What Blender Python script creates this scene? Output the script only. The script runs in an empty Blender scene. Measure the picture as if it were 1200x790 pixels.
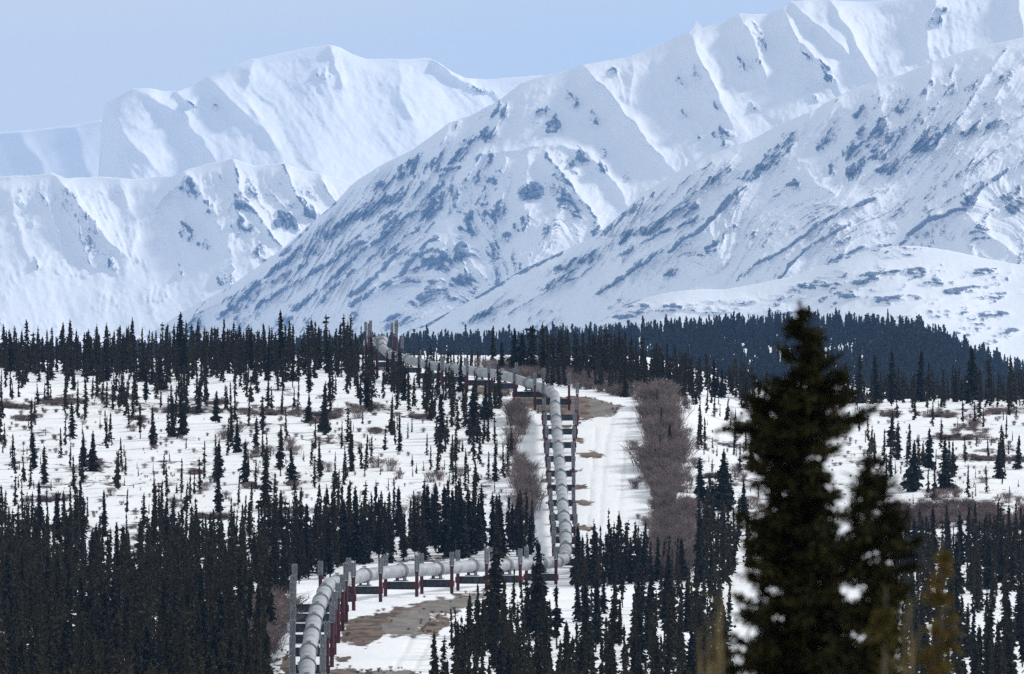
import bpy, math, random
import numpy as np

random.seed(7)
RNG = np.random.default_rng(11)
FPX = 10000.0          # focal length in 1200-px picture units (300 mm on a 36 mm sensor)
YH = 330.0             # picture row of the true horizon (1200 x 790 frame)
scene = bpy.context.scene
COL = scene.collection

# ------------------------------------------------------------------ helpers
def tag(o, label=None, cat=None, group=None, kind=None):
    if label: o['label'] = label
    if cat: o['category'] = cat
    if group: o['group'] = group
    if kind: o['kind'] = kind
    return o

def link(o, parent=None):
    COL.objects.link(o)
    if parent is not None: o.parent = parent
    return o

def empty(name, loc, rz=0.0, label=None, cat=None, group=None):
    o = bpy.data.objects.new(name, None)
    o.location = loc; o.rotation_euler = (0, 0, rz)
    o.empty_display_size = 0.5
    link(o); tag(o, label, cat, group)
    return o

def mesh_np(name, V, F, mat, smooth=False, attrs=None):
    """V (n,3), F (m,k) all same k -> mesh datablock"""
    V = np.asarray(V, np.float32); F = np.asarray(F, np.int32)
    me = bpy.data.meshes.new(name)
    me.vertices.add(len(V)); me.vertices.foreach_set('co', V.ravel())
    k = F.shape[1]
    me.loops.add(F.size); me.loops.foreach_set('vertex_index', F.ravel())
    me.polygons.add(len(F))
    me.polygons.foreach_set('loop_start', np.arange(0, F.size, k, dtype=np.int32))
    me.polygons.foreach_set('loop_total', np.full(len(F), k, np.int32))
    me.polygons.foreach_set('use_smooth', np.full(len(F), smooth, bool))
    for n, a in (attrs or {}).items():
        at = me.attributes.new(n, 'FLOAT', 'POINT')
        at.data.foreach_set('value', np.asarray(a, np.float32).ravel())
    me.materials.append(mat)
    me.update(calc_edges=True); me.validate()
    return me

def add(name, me, parent=None):
    return link(bpy.data.objects.new(name, me), parent)

def _hash(ix, iy, seed):
    h = (ix.astype(np.int64) * 374761393 + iy.astype(np.int64) * 668265263 + seed * 974634777) & 0x7fffffff
    h = ((h ^ (h >> 13)) * 1274126177) & 0x7fffffff
    h = (h ^ (h >> 16)) & 0xffff
    return h / 65535.0

def vnoise(x, y, seed=0):
    x = np.asarray(x, float); y = np.asarray(y, float)
    ix = np.floor(x); iy = np.floor(y)
    fx = x - ix; fy = y - iy
    ix = ix.astype(np.int64); iy = iy.astype(np.int64)
    ux = fx * fx * fx * (fx * (fx * 6 - 15) + 10); uy = fy * fy * fy * (fy * (fy * 6 - 15) + 10)
    a = _hash(ix, iy, seed); b = _hash(ix + 1, iy, seed)
    c = _hash(ix, iy + 1, seed); d = _hash(ix + 1, iy + 1, seed)
    return (a + (b - a) * ux) * (1 - uy) + (c + (d - c) * ux) * uy

def fbm(x, y, octv=4, seed=0, gain=0.5):
    s = 0; a = 1; t = 0
    for i in range(octv):
        # rotate each octave so the lattice never shows
        c, sn = math.cos(0.6 + i * 1.1), math.sin(0.6 + i * 1.1)
        s = s + a * vnoise((x * c - y * sn) * 2 ** i + 17.3 * i, (x * sn + y * c) * 2 ** i - 9.1 * i, seed + i)
        t += a; a *= gain
    return s / t

def fbm_an(x, y, octv=4, seed=0, gain=0.5):
    """no rotation: keeps the stretch of an anisotropic domain"""
    s = 0; a = 1; t = 0
    for i in range(octv):
        s = s + a * vnoise(x * 2 ** i + 17.3 * i, y * 2 ** i - 9.1 * i, seed + i)
        t += a; a *= gain
    return s / t

def ridged(x, y, octv=4, seed=0, an=True):
    s = 0; a = 1; t = 0
    for i in range(octv):
        n = vnoise(x * 2 ** i + 5.3 * i, y * 2 ** i + 3.7 * i, seed + i)
        s = s + a * (1 - np.abs(2 * n - 1)); t += a; a *= 0.5
    return s / t

def sstep(a, b, x):
    t = np.clip((x - a) / (b - a), 0, 1)
    return t * t * (3 - 2 * t)

def poly_mask(x, y, P):
    """inside test for points"""
    x = np.asarray(x); y = np.asarray(y)
    ins = np.zeros(x.shape, bool); n = len(P)
    for i in range(n):
        x1, y1 = P[i]; x2, y2 = P[(i + 1) % n]
        if y1 == y2: continue
        c = ((y1 > y) != (y2 > y)) & (x < (x2 - x1) * (y - y1) / (y2 - y1) + x1)
        ins ^= c
    return ins

def poly_dist(x, y, P, closed=False):
    """distance, signed side, parameter along polyline"""
    best = np.full(np.shape(x), 1e9); side = np.zeros(np.shape(x)); par = np.zeros(np.shape(x))
    n = len(P) if closed else len(P) - 1
    L = 0.0
    tot = sum(math.dist(P[i], P[(i + 1) % len(P)]) for i in range(n))
    for i in range(n):
        x1, y1 = P[i]; x2, y2 = P[(i + 1) % len(P)]
        dx, dy = x2 - x1, y2 - y1; l2 = dx * dx + dy * dy; l = math.sqrt(l2)
        t = np.clip(((x - x1) * dx + (y - y1) * dy) / l2, 0, 1)
        d = np.hypot(x - x1 - t * dx, y - y1 - t * dy)
        m = d < best
        best = np.where(m, d, best)
        side = np.where(m, np.sign(dx * (y - y1) - dy * (x - x1)), side)
        par = np.where(m, (L + t * l) / tot, par)
        L += l
    return best, side, par

# ------------------------------------------------------------------ materials
def new_mat(name):
    m = bpy.data.materials.new(name); m.use_nodes = True
    nt = m.node_tree
    return m, nt, nt.nodes, nt.links, nt.nodes['Principled BSDF']

def N(nodes, t, **kw):
    n = nodes.new(t)
    for k, v in kw.items():
        if k.startswith('i_'): n.inputs[k[2:].replace('_', ' ')].default_value = v
        else: setattr(n, k, v)
    return n

def attr(nodes, name):
    n = nodes.new('ShaderNodeAttribute'); n.attribute_name = name
    return n.outputs['Fac']

def mathn(nt, op, a, b=None, c=None, clamp=False):
    n = nt.nodes.new('ShaderNodeMath'); n.operation = op; n.use_clamp = clamp
    for i, v in enumerate((a, b, c)):
        if v is None: continue
        if isinstance(v, (int, float)): n.inputs[i].default_value = v
        else: nt.links.new(v, n.inputs[i])
    return n.outputs[0]

def mixc(nt, fac, a, b):
    n = nt.nodes.new('ShaderNodeMix'); n.data_type = 'RGBA'
    for s, v in ((n.inputs[0], fac), (n.inputs[6], a), (n.inputs[7], b)):
        if isinstance(v, (int, float)): s.default_value = v
        elif isinstance(v, tuple): s.default_value = (*v, 1)
        else: nt.links.new(v, s)
    return n.outputs[2]

def ramp(nt, fac, lo, hi):
    n = nt.nodes.new('ShaderNodeMapRange'); n.interpolation_type = 'SMOOTHSTEP'
    n.inputs[1].default_value = lo; n.inputs[2].default_value = hi
    nt.links.new(fac, n.inputs[0])
    return n.outputs[0]

def noise(nt, scale, detail=4, rough=0.55, vec=None, stretch=None):
    n = nt.nodes.new('ShaderNodeTexNoise')
    n.inputs['Scale'].default_value = scale; n.inputs['Detail'].default_value = detail
    n.inputs['Roughness'].default_value = rough
    tc = nt.nodes.new('ShaderNodeTexCoord')
    v = tc.outputs['Object'] if vec is None else vec
    if stretch:
        mp = nt.nodes.new('ShaderNodeMapping'); mp.inputs['Scale'].default_value = stretch
        nt.links.new(v, mp.inputs['Vector']); v = mp.outputs[0]
    nt.links.new(v, n.inputs['Vector'])
    return n.outputs['Fac']

def ground_material():
    m, nt, nd, lk, bs = new_mat('snow_ground')
    n1 = noise(nt, 0.9, 6, 0.65)
    n2 = noise(nt, 0.12, 4, 0.6)
    n3 = noise(nt, 3.2, 4, 0.7)
    snow = mixc(nt, n2, (0.78, 0.80, 0.83), (0.86, 0.865, 0.88))
    # tiny bits of twigs and dirt on the snow
    speck = ramp(nt, noise(nt, 2.2, 6, 0.75), 0.66, 0.80)
    spk = mathn(nt, 'MULTIPLY', speck, ramp(nt, noise(nt, 0.05, 3), 0.45, 0.68))
    snow = mixc(nt, mathn(nt, 'MULTIPLY', spk, 0.55), snow, (0.18, 0.15, 0.13))
    ns = ramp(nt, noise(nt, 0.45, 6, 0.7, stretch=(1, 0.4, 1)), 0.32, 0.68)
    snow = mixc(nt, mathn(nt, 'MULTIPLY', attr(nd, 'track'), 0.55), snow, (0.50, 0.49, 0.48))
    soil = mixc(nt, ns, (0.052, 0.034, 0.025), (0.20, 0.150, 0.115))
    gravel = mixc(nt, ns, (0.13, 0.12, 0.11), (0.23, 0.205, 0.18))
    brush = mixc(nt, ns, (0.025, 0.018, 0.018), (0.10, 0.07, 0.065))
    big = mathn(nt, 'SUBTRACT', noise(nt, 0.16, 6, 0.7, stretch=(1, 0.35, 1)), 0.5)
    nn = mathn(nt, 'SUBTRACT', mathn(nt, 'ADD', mathn(nt, 'MULTIPLY', n1, 0.9), mathn(nt, 'MULTIPLY', n3, 0.4)), 0.65)
    def msk(name, lo=0.42, hi=0.58, amt=0.9):
        a = mathn(nt, 'ADD', attr(nd, name), mathn(nt, 'ADD', mathn(nt, 'MULTIPLY', nn, amt), mathn(nt, 'MULTIPLY', big, amt * 1.1)))
        return ramp(nt, a, lo, hi)
    c = mixc(nt, msk('brush', 0.45, 0.62, 1.6), snow, brush)
    c = mixc(nt, msk('soil', 0.42, 0.58, 1.3), c, soil)
    c = mixc(nt, msk('gravel', 0.40, 0.60, 0.6), c, gravel)
    lk.new(c, bs.inputs['Base Color'])
    bs.inputs['Roughness'].default_value = 0.85
    bs.inputs['Specular IOR Level'].default_value = 0.15
    b = nd.new('ShaderNodeBump'); b.inputs['Strength'].default_value = 0.5; b.inputs['Distance'].default_value = 0.25
    h = mathn(nt, 'ADD', n1, mathn(nt, 'MULTIPLY', n3, 0.3))
    lk.new(h, b.inputs['Height']); lk.new(b.outputs[0], bs.inputs['Normal'])
    return m

def mountain_material():
    m, nt, nd, lk, bs = new_mat('mountain_snow_rock')
    n1 = noise(nt, 0.11, 5, 0.75)
    n2 = noise(nt, 0.30, 7, 0.85)
    snow = mixc(nt, noise(nt, 0.006, 4), (0.80, 0.815, 0.84), (0.87, 0.875, 0.885))
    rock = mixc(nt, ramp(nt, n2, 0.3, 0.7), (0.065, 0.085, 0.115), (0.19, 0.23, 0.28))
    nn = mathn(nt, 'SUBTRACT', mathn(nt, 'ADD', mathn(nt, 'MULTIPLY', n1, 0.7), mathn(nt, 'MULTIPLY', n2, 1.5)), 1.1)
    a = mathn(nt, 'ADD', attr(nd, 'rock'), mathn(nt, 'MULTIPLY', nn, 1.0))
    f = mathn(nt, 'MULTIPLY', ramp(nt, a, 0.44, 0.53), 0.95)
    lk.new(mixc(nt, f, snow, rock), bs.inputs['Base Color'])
    bs.inputs['Roughness'].default_value = 0.9
    bs.inputs['Specular IOR Level'].default_value = 0.1
    b = nd.new('ShaderNodeBump'); b.inputs['Strength'].default_value = 0.25; b.inputs['Distance'].default_value = 4.0
    lk.new(n1, b.inputs['Height']); lk.new(b.outputs[0], bs.inputs['Normal'])
    return m

def foliage_material(name, dark, light, var=(0.05, 0.045, 0.02)):
    m, nt, nd, lk, bs = new_mat(name)
    oi = nd.new('ShaderNodeObjectInfo')
    t = attr(nd, 'tint')
    c = mixc(nt, t, dark, light)
    c = mixc(nt, mathn(nt, 'MULTIPLY', ramp(nt, oi.outputs['Random'], 0.3, 1.0), 0.45), c, var)
    lk.new(c, bs.inputs['Base Color'])
    bs.inputs['Roughness'].default_value = 0.9
    bs.inputs['Specular IOR Level'].default_value = 0.12
    return m

def plain(name, c1, c2, rough, scale=3.0, metal=0.0, spec=0.4, stretch=None, bump=0.0):
    m, nt, nd, lk, bs = new_mat(name)
    n = noise(nt, scale, 5, 0.65, stretch=stretch)
    lk.new(mixc(nt, ramp(nt, n, 0.3, 0.7), c1, c2), bs.inputs['Base Color'])
    bs.inputs['Roughness'].default_value = rough
    bs.inputs['Metallic'].default_value = metal
    bs.inputs['Specular IOR Level'].default_value = spec
    if bump:
        b = nd.new('ShaderNodeBump'); b.inputs['Strength'].default_value = bump; b.inputs['Distance'].default_value = 0.05
        lk.new(n, b.inputs['Height']); lk.new(b.outputs[0], bs.inputs['Normal'])
    return m

M_GROUND = ground_material()
M_MTN = mountain_material()
M_SPRUCE = foliage_material('spruce_needles', (0.002, 0.003, 0.002), (0.050, 0.049, 0.027), (0.060, 0.046, 0.020))
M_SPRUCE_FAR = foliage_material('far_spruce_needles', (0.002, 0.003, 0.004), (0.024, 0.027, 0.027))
M_SPRUCE_NEAR = foliage_material('foreground_needles', (0.003, 0.004, 0.002), (0.058, 0.050, 0.012), (0.015, 0.015, 0.005))
M_YOUNG = foliage_material('young_spruce_needles', (0.035, 0.030, 0.008), (0.15, 0.115, 0.025), (0.13, 0.08, 0.02))
M_BARK = plain('spruce_bark', (0.045, 0.036, 0.03), (0.11, 0.09, 0.075), 0.95, 6)
M_TWIG = foliage_material('bare_twigs', (0.085, 0.065, 0.064), (0.32, 0.24, 0.215), (0.18, 0.15, 0.14))
M_SHOOT = plain('dry_shoots', (0.09, 0.07, 0.025), (0.17, 0.125, 0.05), 0.9, 8)
M_PIPE = plain('galvanized_jacket', (0.24, 0.255, 0.275), (0.36, 0.375, 0.395), 0.6, 0.7, 0.1, 0.35)
M_CLAMP = plain('clamp_steel', (0.22, 0.235, 0.25), (0.36, 0.38, 0.40), 0.6, 3, 0.1)
M_POST = plain('red_oxide_post', (0.045, 0.010, 0.013), (0.085, 0.020, 0.023), 0.7, 2.5)
M_FIN = plain('aluminium_fins', (0.22, 0.235, 0.255), (0.36, 0.38, 0.40), 0.5, 5, 0.25)
M_BEAM = plain('dark_steel_beam', (0.022, 0.028, 0.040), (0.05, 0.058, 0.072), 0.6, 2)
M_SHOE = plain('shoe_steel', (0.05, 0.055, 0.065), (0.11, 0.115, 0.125), 0.6, 3, 0.3)

# ------------------------------------------------------------------ terrain
_PC = np.array([(-200, -1.7), (0, -1.7), (12, -1.9), (50, -4.7), (150, -12), (300, -22), (450, -32), (560, -36.6), (700, -38.0), (757, -36.9), (793, -35.7),
                (830, -34.8), (880, -34.3), (915, -34.2), (951, -34.8), (1005, -35.9), (1015, -34.6), (1033, -33.8), (1051, -33.0),
                (1070, -32.3), (1088, -31.3), (1106, -29.9), (1124, -28.3), (1142, -26.8), (1161, -25.2), (1179, -23.7),
                (1197, -22.1), (1215, -20.5), (1235, -19.0), (1255, -17.6), (1330, -15.8), (1380, -14.4), (1440, -12.9), (1500, -13.0),
                (1600, -15), (1800, -22), (2200, -38), (2700, -52), (3000, -55)], float)
_PR = np.array([(-200, -1.7), (0, -1.7), (12, -1.9), (50, -4.7), (150, -12), (300, -22), (450, -32), (560, -36.6), (700, -38.0), (800, -36.5), (1000, -35.5),
                (1060, -33.6), (1120, -29.3), (1200, -24.6), (1280, -21.4), (1350, -19.6), (1400, -19.4), (1450, -20.0), (1600, -25), (1800, -32), (2200, -45), (2700, -55), (3000, -58)], float)
_HC = np.array([(-600, 420), (100, 418), (330, 412), (440, 407), (600, 403), (700, 398), (780, 391), (850, 386), (950, 382), (1020, 384),
                (1060, 391), (1100, 402), (1140, 420), (1180, 437), (1230, 448), (1500, 460)], float)

def smooth_prof(P):
    d = np.arange(-200, 3001, 4.0); z = np.interp(d, P[:, 0], P[:, 1])
    k = np.array([1, 2, 3, 2, 1]) / 9.0
    zp = np.convolve(np.pad(z, 2, mode='edge'), k, mode='valid')
    return d, zp
_dC, _zC = smooth_prof(_PC); _dR, _zR = smooth_prof(_PR)

def ground_z(X, Y, bumps=True):
    X = np.asarray(X, float); Y = np.asarray(Y, float)
    px = 600 + X / np.maximum(Y, 40) * FPX
    w = sstep(730, 960, px)
    z = np.interp(Y, _dC, _zC) * (1 - w) + np.interp(Y, _dR, _zR) * w
    z = z - 0.9 * sstep(420, 0, px) * sstep(1200, 1400, Y) * (1 - sstep(1600, 1900, Y))
    # far wooded hill and the plain behind it
    yc = np.interp(px, _HC[:, 0], _HC[:, 1]); zc = (YH - yc) * 0.40
    hill_front = zc - (4000 - Y) * 0.021
    hill_back = zc - (Y - 4000) * 0.05
    zf = np.where(Y < 4000, np.maximum(hill_front, -58), np.maximum(hill_back, -105))
    t = sstep(2700, 3000, Y)
    z = z * (1 - t) + zf * t
    if bumps:
        b = (fbm(X / 38, Y / 60, 3, 3) - 0.5) * 1.1 + (fbm(X / 7, Y / 11, 3, 9) - 0.5) * 0.62
        lane = np.exp(-((px - np.interp(Y, [700, 900, 1010, 1215, 1300], [420, 470, 700, 695, 690])) / 55.0) ** 2)
        amp = sstep(20, 120, Y) * (1 - 0.75 * lane) * (1 - sstep(1700, 2600, Y))
        z = z + b * amp
    return z

_DG = np.arange(585, 1640, 1.0)
def px_to_ground(px, py, dmax=1640):
    """picture point on the ground -> X, Y, Z (nearest crossing)"""
    X = (px - 600) / FPX * _DG
    z = ground_z(X, _DG, False)
    yy = YH - z / _DG * FPX
    idx = np.where(yy <= py)[0]
    i = idx[0] if len(idx) else len(_DG) - 1
    D = _DG[i]
    x = (px - 600) / FPX * D
    return x, D, float(ground_z(x, D))

# ---- patches on the ground, outlined in picture coordinates of the photograph
SOIL = [
    [(398, 744), (401, 727), (420, 721), (445, 717), (470, 711), (500, 702), (540, 697), (575, 691), (570, 700), (520, 709), (470, 722), (448, 746), (430, 757), (410, 752)],
    [(384, 782), (410, 783), (440, 787), (468, 785), (490, 783), (492, 810), (384, 810)],
    [(488, 741), (497, 729), (515, 719), (534, 716), (524, 730), (512, 742)],
    [(604, 462), (622, 459), (650, 465), (680, 464), (705, 468), (726, 478), (722, 483), (695, 490), (676, 493), (650, 487), (625, 484), (600, 476)],
    [(326, 768), (342, 763), (345, 790), (330, 800)],
    [(536, 452), (580, 450), (600, 456), (596, 464), (560, 462)],
]
SOIL_E = [(694, 532.5, 13, 4.6), (673, 550, 8, 2.6), (678, 570, 8, 2.6), (683, 589, 12, 3.0), (683, 618, 13, 3.2), (448, 431, 20, 3.0), (404, 770, 10, 3),
          (660, 500, 14, 3), (676, 516, 8, 3), (646, 516, 7, 2.4), (645, 560, 7, 2.4), (646, 590, 8, 2.4), (650, 625, 9, 2.4)]
GRAVEL = [
    [(450, 743), (453, 727), (470, 717), (500, 707), (545, 699), (572, 695), (566, 702), (538, 712), (512, 719), (497, 731), (490, 744), (470, 746)],
    [(430, 787), (455, 783), (482, 785), (488, 800), (430, 800)],
    [(690, 468), (712, 470), (728, 479), (720, 485), (692, 490)],
]
BRUSH_E = [(72, 471, 42, 4.5), (20, 476, 24, 3.0), (212, 482, 44, 4.0), (318, 484, 50, 4.2), (384, 488, 24, 5.5), (430, 481, 26, 5.5), (486, 491, 18, 3.2), (229, 555, 20, 3),
           (296, 572, 16, 3), (140, 466, 22, 2.6), (110, 545, 12, 2.2), (440, 507, 12, 2), (255, 471, 14, 2.4), (375, 497, 12, 2), (30, 490, 16, 2), (160, 492, 10, 2),
           (1104, 489, 30, 3.4), (1137, 501, 22, 6), (1124, 512, 38, 4.0), (1140, 536, 30, 3.0), (1042, 489, 15, 2.4), (1010, 466, 12, 2.2), (1190, 537, 22, 2.6),
           (1170, 486, 24, 3), (1080, 634, 34, 5), (830, 590, 22, 3), (850, 620, 18, 3), (835, 560, 14, 2.2), (880, 548, 16, 2.4), (930, 610, 30, 4), (1190, 620, 30, 4),
           (1190, 470, 20, 3), (870, 500, 16, 2), (1130, 606, 80, 8), (330, 600, 26, 3), (60, 620, 40, 4), (180, 632, 30, 4), (420, 620, 25, 3), (60, 585, 26, 2.4), (250, 607, 30, 2.6)]

TRACKS = [([(452, 800), (470, 770), (486, 742), (520, 712)], 2.6), ([(476, 800), (493, 770), (506, 744), (535, 714)], 2.6), ([(742, 474), (733, 520), (728, 580), (722, 640), (712, 670)], 2.4), ([(722, 476), (711, 520), (706, 580), (702, 640), (696, 670)], 2.4), ([(700, 500), (694, 560), (688, 640)], 1.6)]

def ground_masks(px, py):
    soil = np.zeros(px.shape); gravel = np.zeros(px.shape); brush = np.zeros(px.shape)
    wx = (fbm(px / 11, py / 3, 4, 51) - 0.5) * 26; wy = (fbm(px / 11, py / 3, 4, 77) - 0.5) * 9
    qx = px + wx; qy = py + wy
    def pm(P, soft):
        d, _, _ = poly_dist(qx, qy, P, True)
        s = np.where(poly_mask(qx, qy, P), d, -d)
        return np.clip(0.5 + s / soft, 0, 1)
    for P in SOIL: soil = np.maximum(soil, pm(P, 9))
    for x, y, rx, ry in SOIL_E:
        r = np.hypot((qx - x) / rx, (py + wy * 0.4 - y) / ry)
        soil = np.maximum(soil, np.clip(1.25 - 0.75 * r, 0, 1))
    for P in GRAVEL: gravel = np.maximum(gravel, pm(P, 9))
    for x, y, rx, ry in BRUSH_E:
        r = np.hypot((qx - x) / rx, (py + wy * 0.5 - y) / ry)
        brush = np.maximum(brush, np.clip(0.86 - 0.48 * r, 0, 0.8))
    field = (py > 425) & (py < 660) & ((px < 590) | (px > 815))
    brush = np.maximum(brush, np.where(field, np.clip(fbm(px / 60, py / 9, 4, 31) * 1.5 - 0.62, 0, 0.5), 0))
    track = np.zeros(px.shape)
    for P, w in TRACKS:
        d, _, _ = poly_dist(px + wx * 0.12, py, P)
        track = np.maximum(track, np.clip(1.2 - d / w, 0, 1) * (0.35 + 0.65 * fbm(px / 6, py / 12, 3, 88)))
    return soil, gravel, brush, track

def build_ground():
    rows = np.concatenate([[-60, 0, 6, 12, 20, 30, 40, 50, 60, 80, 100, 140, 190, 250, 320, 400, 470, 530, 580, 615],
                           np.arange(640, 1530, 1.7), np.arange(1530, 1800, 6), np.arange(1800, 3000, 40), np.arange(3000, 4300, 25),
                           [4400, 4600, 5000, 5600, 6400, 7600, 9000, 11000, 14000, 18000, 23000]])
    pin = np.arange(-90, 1291, 3.0)
    edge_l, edge_r = pin[0], pin[-1]
    tt = np.linspace(0, 1, 15)[1:]
    cols = []
    Yc = np.maximum(rows, 60.0)[:, None]
    Xin = (pin[None, :] - 600) / FPX * Yc
    Lx = Xin[:, :1] + (-8000 - Xin[:, :1]) * (tt[::-1][None, :] ** 3)
    Rx = Xin[:, -1:] + (8000 - Xin[:, -1:]) * (tt[None, :] ** 3)
    X = np.concatenate([Lx, Xin, Rx], 1)
    Y = np.repeat(rows[:, None], X.shape[1], 1)
    Z = ground_z(X, Y)
    px = 600 + X / np.maximum(Y, 40) * FPX
    py = YH - ground_z(X, Y, False) / np.maximum(Y, 40) * FPX
    # patches live on the visible front of the ground only
    s, g, b, tk = ground_masks(px, py)
    front = (Y > 600) & (Y < 1560) & (px > -100) & (px < 1300)
    s, g, b, tk = s * front, g * front, b * front, tk * front
    Z = Z - 0.12 * tk
    nr, nc = X.shape
    idx = np.arange(nr * nc).reshape(nr, nc)
    F = np.stack([idx[:-1, :-1], idx[:-1, 1:], idx[1:, 1:], idx[1:, :-1]], -1).reshape(-1, 4)
    me = mesh_np('ground', np.stack([X, Y, Z], -1).reshape(-1, 3), F, M_GROUND, True, {'soil': s, 'gravel': g, 'brush': b, 'track': tk})
    tag(add('ground', me), 'snow covered ground with bare brown and gravel patches', kind='structure')

build_ground()

# ------------------------------------------------------------------ mountains
def mountain(name, crest, Dc, ybot, k0, k1, step, spurs, patches, seed, x0=-60, x1=1260, gully=1.0, rockbase=0.0, crest_rough=1.2, streak=1.0, amp=1.0, fan=1.0, horiz=False, reg=None, tilt=0.0, lines=None, label=None):
    crest = np.array(crest, float)
    xs = np.arange(x0, x1 + step, step)
    cy = np.interp(xs, crest[:, 0], crest[:, 1])
    cy = cy + (fbm(xs / 14.0, xs * 0 + seed, 4, seed) - 0.5) * 2 * crest_rough + (fbm(xs / 3.0, xs * 0 + seed, 2, seed + 5) - 0.5) * 0.8 * crest_rough
    kk = np.hanning(int(70 / step) | 1); kk /= kk.sum(); hk = len(kk) // 2
    cys = np.convolve(np.pad(np.interp(xs, crest[:, 0], crest[:, 1]), hk, mode='reflect', reflect_type='odd'), kk, mode='valid')
    nrow = int((ybot - cy.min()) / step)
    v = np.linspace(0, 1, nrow)[:, None]
    y = cy[None, :] + (ybot - cy[None, :]) * v
    x = np.repeat(xs[None, :], nrow, 0)
    m_px = Dc / FPX                       # metres per picture unit
    dep = y - cy[None, :]
    tot = np.maximum(ybot - cy[None, :], 1)
    # fall line lean, spread from the digitised spurs
    num = np.zeros_like(x); den = np.full_like(x, 1e-6)
    for sp in spurs:
        P = sp['p']
        for (xa, ya), (xb, yb) in zip(P[:-1], P[1:]):
            s = np.clip((xb - xa) / max(abs(yb - ya), 2.0) * np.sign(yb - ya), -1.6, 1.6)
            w = 1.0 / ((x - (xa + xb) / 2) ** 2 + (y - (ya + yb) / 2) ** 2 + 900.0) ** 1.2
            num += w * s; den += w
    S = num / den if spurs else np.zeros_like(x)
    wob = (fbm(x / 45, y / 45, 3, seed + 20) - 0.5) * 26
    u = x - S * (y - cys[None, :]) + wob
    # relief towards the viewer, metres
    g1 = ridged(u / 46, y / 300, 3, seed + 1)
    g2 = fbm(u / 20, y / 55, 3, seed + 2)
    big = fbm(x / 120, y / 120, 3, seed + 3)
    fine = fbm(u / 5, y / 9, 4, seed + 4, 0.6)
    fade = sstep(0, 18, dep) * (1 - sstep(0.75, 1.0, dep / tot) * 0.8)
    disp = (g1 - 0.5) * 15 * gully + (g2 - 0.5) * 16 * gully + (big - 0.5) * 60 + (fbm(x / 9, y / 9, 4, seed + 60, 0.6) - 0.5) * 9 * gully + (fine - 0.5) * 3 * gully
    disp = disp * fade * m_px / 1.5 * amp
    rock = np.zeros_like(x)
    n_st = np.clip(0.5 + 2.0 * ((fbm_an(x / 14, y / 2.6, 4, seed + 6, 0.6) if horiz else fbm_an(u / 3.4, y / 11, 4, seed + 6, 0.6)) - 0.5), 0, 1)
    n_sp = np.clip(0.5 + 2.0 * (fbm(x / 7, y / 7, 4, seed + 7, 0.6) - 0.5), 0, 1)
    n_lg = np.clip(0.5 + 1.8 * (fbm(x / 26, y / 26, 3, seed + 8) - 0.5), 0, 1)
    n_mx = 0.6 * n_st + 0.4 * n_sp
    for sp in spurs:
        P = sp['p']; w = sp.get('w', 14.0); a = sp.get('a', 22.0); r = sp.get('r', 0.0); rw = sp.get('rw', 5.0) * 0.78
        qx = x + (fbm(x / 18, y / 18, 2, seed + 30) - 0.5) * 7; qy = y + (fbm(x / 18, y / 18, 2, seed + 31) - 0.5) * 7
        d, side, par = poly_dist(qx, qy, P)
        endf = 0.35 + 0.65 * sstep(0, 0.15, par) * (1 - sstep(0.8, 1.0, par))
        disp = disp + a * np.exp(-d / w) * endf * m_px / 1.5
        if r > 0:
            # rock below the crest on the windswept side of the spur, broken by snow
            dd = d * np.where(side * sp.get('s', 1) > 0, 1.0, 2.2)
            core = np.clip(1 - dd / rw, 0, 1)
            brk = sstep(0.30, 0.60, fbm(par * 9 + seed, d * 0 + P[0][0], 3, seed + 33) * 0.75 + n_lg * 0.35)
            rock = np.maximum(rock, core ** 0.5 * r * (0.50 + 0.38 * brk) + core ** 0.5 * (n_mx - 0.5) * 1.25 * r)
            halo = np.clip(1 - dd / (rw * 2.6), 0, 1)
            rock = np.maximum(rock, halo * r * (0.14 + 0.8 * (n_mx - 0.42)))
    for (cx, cyy, rx, ry, r) in patches:
        # crags: narrow at the top, fanning out below
        dyn = (y - cyy) / (1.15 * ry)
        wid = rx * (np.clip(0.22 + 0.60 * (dyn + 1), 0.15, 1.4) if fan > 0 else 1.1)
        cxs = cx + S * (y - cyy)
        q = np.hypot((x - cxs + (n_sp - 0.5) * 6) / wid, dyn + (n_lg - 0.5) * 0.5)
        core = np.clip(1.25 - q, 0, 1)
        rock = np.maximum(rock, np.clip(core * 1.9, 0, 1) ** 0.6 * (0.56 * r + 0.12) + np.clip(core * 1.9, 0, 1) * (n_st - 0.5) * 1.1 + np.clip(core * 1.9, 0, 1) * (n_sp - 0.5) * 0.4)
        disp = disp + 9 * core * m_px / 1.5 * (0.5 + n_st)
    if rockbase > 0:
        steep = sstep(0.50, 0.75, g2 * 0.6 + g1 * 0.5)
        rock = np.maximum(rock, rockbase * (0.55 + 0.45 * steep) * fade * (1.0 if reg is None else reg(x, y)) * sstep(0.40, 0.75, n_lg) * (0.55 + 1.6 * (n_mx - 0.4)))
    if lines is not None:
        lr = ridged(u / 9 + n_sp * 0.25, y / 75, 3, seed + 70)
        lr2 = ridged(u / 4.5 + n_sp * 0.2, y / 40, 2, seed + 71)
        lm = lines(x, y) * fade
        ln = np.maximum(sstep(0.76, 0.92, lr) * (0.30 + 0.75 * n_lg), sstep(0.84, 0.96, lr2) * (0.15 + 0.75 * n_lg))
        rock = np.maximum(rock, lm * ln * (0.55 + 0.7 * n_st))
        disp = disp + lm * sstep(0.55, 0.95, lr) * 9 * m_px / 1.5
    # bare rock stands proud of the snow in broken ribs
    crag = np.clip(rock, 0, 1) * fade
    disp = disp + crag * (n_st * 10 + n_sp * 6 + (fbm(x / 2.6, y / 3.4, 3, seed + 61, 0.6) - 0.5) * 12) * m_px / 1.5 * amp
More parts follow.
